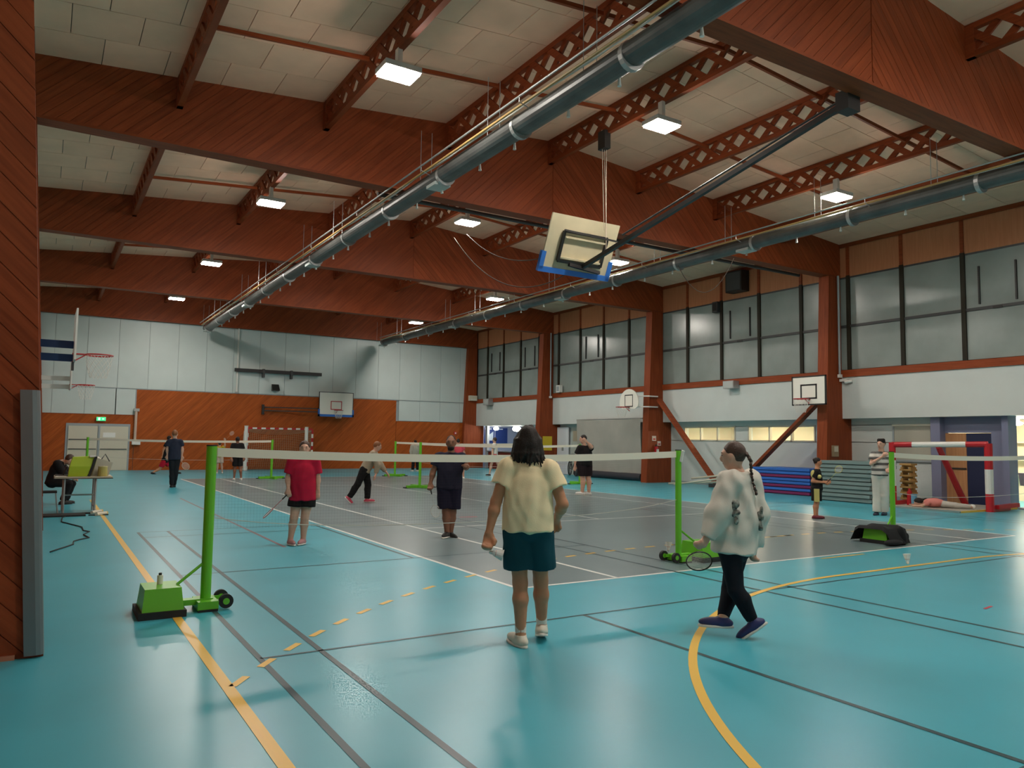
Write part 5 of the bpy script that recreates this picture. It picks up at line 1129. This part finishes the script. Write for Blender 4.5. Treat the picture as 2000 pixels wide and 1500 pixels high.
# lunging player
T, j, q = person('player in beige jumper and black trousers lunging forward', (712, 982),
    dict(head=(737, 872), neck=(732, 882), shl=(728, 887, .16), shr=(731, 886, -.16), ell=(738, 908, .2), elr=(742, 907, -.12), wrl=(734, 926, .2), wrr=(754, 922, -.05), hpl=(711, 919, .09), hpr=(713, 919, -.09), knl=(699, 945, .08), knr=(719, 948, -.08), anl=(682, 972, .05), anr=(717, 975, -.06)),
    -82, 'fair', 'ginger', 1.72, top=dict(name='jumper', mat=cloth('beige', (.34, .28, .20)), hem=-.01, sleeve=1.9, loose=.022), bottom=dict(name='trousers', mat=cloth('black', (.01, .009, .010)), len=1.95, loose=.018, flare=.015), shoes=(mat('shoe_red', (.5, .05, .09), rough=.5), SOLE), h=.014, hairstyle='short', feet=dict(l=dict(pitch=48), r=dict(pitch=0)), tilt=(.25, 0))
# man in black with hand at his head
T, j, q = person('man in black t-shirt and shorts holding a hand to his head', (1140, 967),
    dict(head=(1139, 858), neck=(1142, 871), shl=(1133, 876, .12), shr=(1151, 876, -.10), ell=(1125, 894, .1), elr=(1155, 873, .10), wrl=(1123, 909, .12), wrr=(1146, 863, .22), hpl=(1135, 905, .08), hpr=(1147, 905, -.07), knl=(1138, 934, .08), knr=(1149, 934, -.07), anl=(1137, 961, .06), anr=(1150, 961, -.08)),
    95, 'fair', 'black', 1.82, top=dict(name='t_shirt', mat=cloth('black', (.01, .009, .010)), hem=-.05, sleeve=.62, loose=.03, wide=.02), bottom=dict(name='shorts', mat=cloth('plumblack', (.016, .009, .012)), len=.85, loose=.03, flare=.02), shoes=(mat('shoe_white', (.68, .66, .62), rough=.5), SOLE), h=.015, girth=1.3, hairstyle='short')
# boy
T, j, q = person('boy in black and yellow sports kit looking at his racket', (1596, 1013),
    dict(head=(1597, 903), neck=(1596, 916), shl=(1594, 923, .13), shr=(1597, 923, -.13), ell=(1587, 940, .16), elr=(1596, 940, -.14), wrl=(1611, 942, .12), wrr=(1614, 941, -.05), hpl=(1594, 955, .07), hpr=(1596, 955, -.07), knl=(1594, 982, .06), knr=(1596, 982, -.06), anl=(1592, 1007, .05), anr=(1595, 1007, -.07)),
    -88, 'tan', 'black', 1.40, top=dict(name='football_shirt', mat=cloth('black', (.01, .009, .010)), hem=-.02, sleeve=.6, loose=.024), bottom=dict(name='shorts', mat=cloth('black', (.01, .009, .010)), len=.85, loose=.03, flare=.02), shoes=(mat('shoe_maroon', (.16, .015, .03), rough=.5), mat('sole_maroon', (.1, .01, .02), rough=.6)), h=.013, hairstyle='bun', hands='grip', headturn=-80)
YP = cloth('paleyellow', (.55, .50, .18)); S_ = q['S']
MB().ell(q['J']((1588, 926, .17)), (q['RI'], q['nC'], Vector((0, 0, 1))), (.05, .03, .09), 10, 8).build('sleeve_flash', YP, T, True); MB().ell(q['J']((1600, 931, .15)), (q['RI'], q['nC'], Vector((0, 0, 1))), (.05, .06, .045), 10, 8).build('chest_flash', YP, T, True)
MB().bar(q['J']((1595, 955, .20)), q['J']((1595.5, 980, .155)), .11, .02, q['nC']).build('side_stripe', YP, T)
racket('yellow badminton racket raised by the boy', j['wrl']+q['RI']*.05, q['J']((1643, 911, .05)), (.55, .50, .08))
# man in white trousers
ST = striped('stripe_shirt', (.55, .53, .48), (.09, .09, .085), .135)
T, j, q = person('man in striped shirt and white trousers by the bag draped post', (1718, 1006),
    dict(head=(1721, 868), neck=(1721, 882), shl=(1706, 889), shr=(1734, 890, -.04), ell=(1702, 906, .12), elr=(1740, 907, .0), wrl=(1724, 892, .32), wrr=(1737, 916, .2), hdl=(1735, 885, .36), hpl=(1712, 929), hpr=(1728, 929), knl=(1713, 968), knr=(1728, 968), anl=(1712, 1001, .04), anr=(1728, 1000, -.06)),
    165, 'fair', 'black', 1.78, top=dict(name='striped_shirt', mat=ST, hem=.0, sleeve=.6, loose=.025, wide=.01), bottom=dict(name='trousers', mat=cloth('offwhite', (.58, .55, .48)), len=1.97, loose=.02, flare=.03), shoes=(mat('shoe_dark', (.02, .025, .05), rough=.5), SOLEB), h=.013, hairstyle='wavy', headturn=150, hands='grip')
# walker
T, j, q = person('person in navy polo and dark trousers walking to the far wall', (337, 952),
    dict(head=(341.5, 848), neck=(341.5, 857), shl=(330, 863), shr=(353, 863), ell=(327, 877), elr=(356, 877), wrl=(327, 889), wrr=(355, 890), hpl=(336, 896), hpr=(346, 896), knl=(336, 922), knr=(343, 922), anl=(335, 948), anr=(340, 947, -.15)),
    0, 'fair', 'ginger', 1.8, top=dict(name='polo_shirt', mat=cloth('polonavy', (.022, .028, .05)), hem=-.02, sleeve=.62, loose=.02, collar=cloth('collar', (.12, .13, .17))), bottom=dict(name='trousers', mat=cloth('darktrousers', (.013, .014, .017)), len=1.97, loose=.016, flare=.005), shoes=(M_RUB, SOLEB), h=.016)
# seated organiser
B0 = at(112, 985, 'Z', 0)
T, j, q = person('person in black sitting bent over the folding table', (112, 985),
    dict(head=(136, 898, .05), neck=(124, 902), shl=(112, 906, .16), shr=(118, 905, -.16), ell=(124, 925, .2), elr=(131, 922, -.14), wrl=(137, 931, .12), wrr=(143, 931, -.05), hpl=(100, 944, .10), hpr=(102, 944, -.10), knl=(135, 945, .14), knr=(141, 944, -.12), anl=(122, 979, .10), anr=(128, 978, -.10)),
    -75, 'fair', 'brown', 1.72, top=dict(name='jumper', mat=cloth('black', (.01, .009, .010)), hem=-.04, sleeve=1.75, loose=.025), bottom=dict(name='trousers', mat=cloth('black', (.01, .009, .010)), len=1.95, loose=.018, flare=.01), shoes=(M_RUB, SOLEB), h=.014, tilt=(.5, 0))
# far players
def far(label, base, H, turn, skin, hair, topc, botc, blen=.8, sleeve=.6, lean=0., spread=.12, shoes=M_WHITE, armup=False, nm='shirt', bn='shorts'):
    B = at(base[0], base[1], 'Z', 0); d = B.dot(_f)-CH*_f.z; k = CF/d*H/1.75; x, y = base
    f = lambda dx, z, off=0: (x+dx*k+lean*z*k, y-z*k, off)
    if abs(math.sin(math.radians(turn))) > .7: w, dp, st = .03, .17, spread
    else: w, dp, st = .18, 0, spread*.5
    sg = -1
    jj = dict(head=f(.0, 1.62), neck=f(0, 1.47), shl=f(-w, 1.41, dp), shr=f(w, 1.41, -dp), ell=f(-w-.06, 1.14, dp+.05), elr=f(w+.06, 1.14, -dp), wrl=f(-w-.05, .90, dp+.12), wrr=f(w+.06, .92, -dp), hpl=f(-.09 if dp == 0 else 0, .93, dp*.5), hpr=f(.09 if dp == 0 else 0, .93, -dp*.5), knl=f(-.09-st*.5, .50, dp*.4), knr=f(.09+st*.5, .50, -dp*.4), anl=f(-.09-st, .085, dp*.4), anr=f(.09+st, .085, -dp*.4))
    if armup: jj['elr'] = f(w+.12, 1.55, .1); jj['wrr'] = f(w+.10, 1.80, .1)
    # keep feet on the floor under the shifted body
    for k_, v in (('an', .085), ('kn', .50)):
        for s_, sgx in (('l', -1), ('r', 1)): jj[k_+s_] = (x+sgx*(.08+st*(1 if k_ == 'an' else .5))*k, y-v*k, dp*.4*(-sgx if dp else 0))
    return person(label, base, jj, turn, skin, hair, H, top=dict(name=nm, mat=topc, hem=-.02, sleeve=sleeve, loose=.022), bottom=dict(name=bn, mat=botc, len=blen, loose=.02, flare=.02), shoes=(shoes, SOLE), h=.021)
BLK = cloth('black', (.01, .009, .010))
T, j, q = person('player in dark shirt and red shorts lunging behind the walking person', (322, 926),
    dict(head=(331, 857), neck=(329, 863), shl=(326, 866, .1), shr=(331, 867, -.1), ell=(320, 877, .1), elr=(335, 878, -.1), wrl=(318, 888, .1), wrr=(340, 886, -.1), hpl=(320, 903, .08), hpr=(324, 904, -.08), knl=(312, 916, .08), knr=(334, 912, -.08), anl=(299, 923, .08), anr=(345, 922, -.08)),
    -70, 'tan', 'black', 1.7, top=dict(name='shirt', mat=BLK, hem=0, sleeve=.6, loose=.02), bottom=dict(name='shorts', mat=cloth('redshorts', (.45, .01, .03)), len=.7, loose=.02, flare=.02), shoes=(M_RUB, SOLEB), h=.021, feet=dict(l=dict(pitch=25)))
racket('pale badminton racket reaching low in front of the red shorts player', j['wrr'], q['J']((368, 916, 0)), (.6, .5, .35))
T, j, q = far('child in yellow shirt playing beyond the tall green post', (429, 925), 1.38, 10, 'fair', 'brown', cloth('yellow', (.48, .36, .02)), cloth('pink', (.6, .42, .34)), armup=True)
racket('orange badminton racket held up by the child in yellow', j['wrr'], j['wrr']+Vector((.35, 0, .42)), (.6, .3, .15))
far('player in black near the white padded upright of the goal', (464, 938), 1.62, 12, 'brown', 'black', BLK, BLK, .85, shoes=M_WHITE)
far('player in grey hoodie and black trousers behind the broad based post', (811, 921), 1.58, 40, 'tan', 'black', cloth('hoodie', (.36, .34, .28)), BLK, 1.95, 1.9, nm='hoodie', bn='trousers')
far('player in pink top behind the man in navy', (899, 936), 1.66, 15, 'fair', 'black', cloth('pinktop', (.55, .07, .10)), cloth('rose', (.42, .30, .30)), .8, lean=-.06)
T, j, q = far('player in white top and red shorts in front of the foyer', (966, 930), 1.75, 60, 'fair', 'brown', WHT, cloth('redshorts', (.45, .01, .03)), .7, lean=0, spread=.16, shoes=M_RUB)
# child lying on the floor mat
B = Vector((19.6, 10.95, .045)); T = thing('person', 'child in pink top lying on the grey floor mat', 'person', B)
d_ = Vector((.62, -.78, 0)); s_ = Vector((.78, .62, 0)); P = lambda u, v, z: B+d_*u+s_*v+Vector((0, 0, z)); axx = (d_, s_, Vector((0, 0, 1)))
sdf_mesh('body', [eli(P(-.42, 0, .12), axx, (.10, .085, .085)), cap(P(-.33, 0, .12), P(-.25, 0, .12), .045), eli(P(-.05, 0, .12), axx, (.25, .14, .10)), cap(P(.15, -.06, .1), P(.45, -.08, .07), .07, .05), cap(P(.45, -.08, .07), P(.78, -.07, .05), .05, .035), cap(P(.15, .07, .1), P(.45, .1, .07), .07, .05), cap(P(.45, .1, .07), P(.78, .1, .05), .05, .035), cap(P(-.2, -.14, .12), P(-.38, -.26, .05), .04, .03), cap(P(-.38, -.26, .05), P(-.58, -.2, .04), .03, .022), cap(P(-.2, .14, .12), P(-.4, .24, .05), .04, .03), cap(P(-.4, .24, .05), P(-.6, .16, .04), .03, .022)], .014, .03, [SK['fair']], T, B)
sdf_mesh('hair', [eli(P(-.41, 0, .15), axx, (.11, .095, .085)), cap(P(-.38, .05, .16), P(-.22, .1, .2), .05, .03)], .014, .02, [HR['black']], T, B, wr=.005, wf=60)
sdf_mesh('pink_top', [eli(P(-.06, 0, .125), axx, (.25, .16, .115)), cap(P(-.2, -.14, .12), P(-.3, -.2, .08), .055, .05), cap(P(-.2, .14, .12), P(-.3, .19, .08), .055, .05)], .014, .03, [cloth('salmon', (.62, .22, .19))], T, B, wr=.006)
sdf_mesh('trousers', [cap(P(.14, -.06, .1), P(.45, -.08, .075), .085, .062), cap(P(.45, -.08, .075), P(.72, -.07, .06), .062, .05), cap(P(.14, .07, .1), P(.45, .1, .075), .085, .062), cap(P(.45, .1, .075), P(.72, .1, .06), .062, .05)], .014, .03, [cloth('palegrey', (.5, .47, .42))], T, B, wr=.005)
for v in (-.07, .1): MB().ell(P(.82, v, .06), axx, (.05, .04, .055), 10, 8).build('shoe', M_WHITE, T, True)
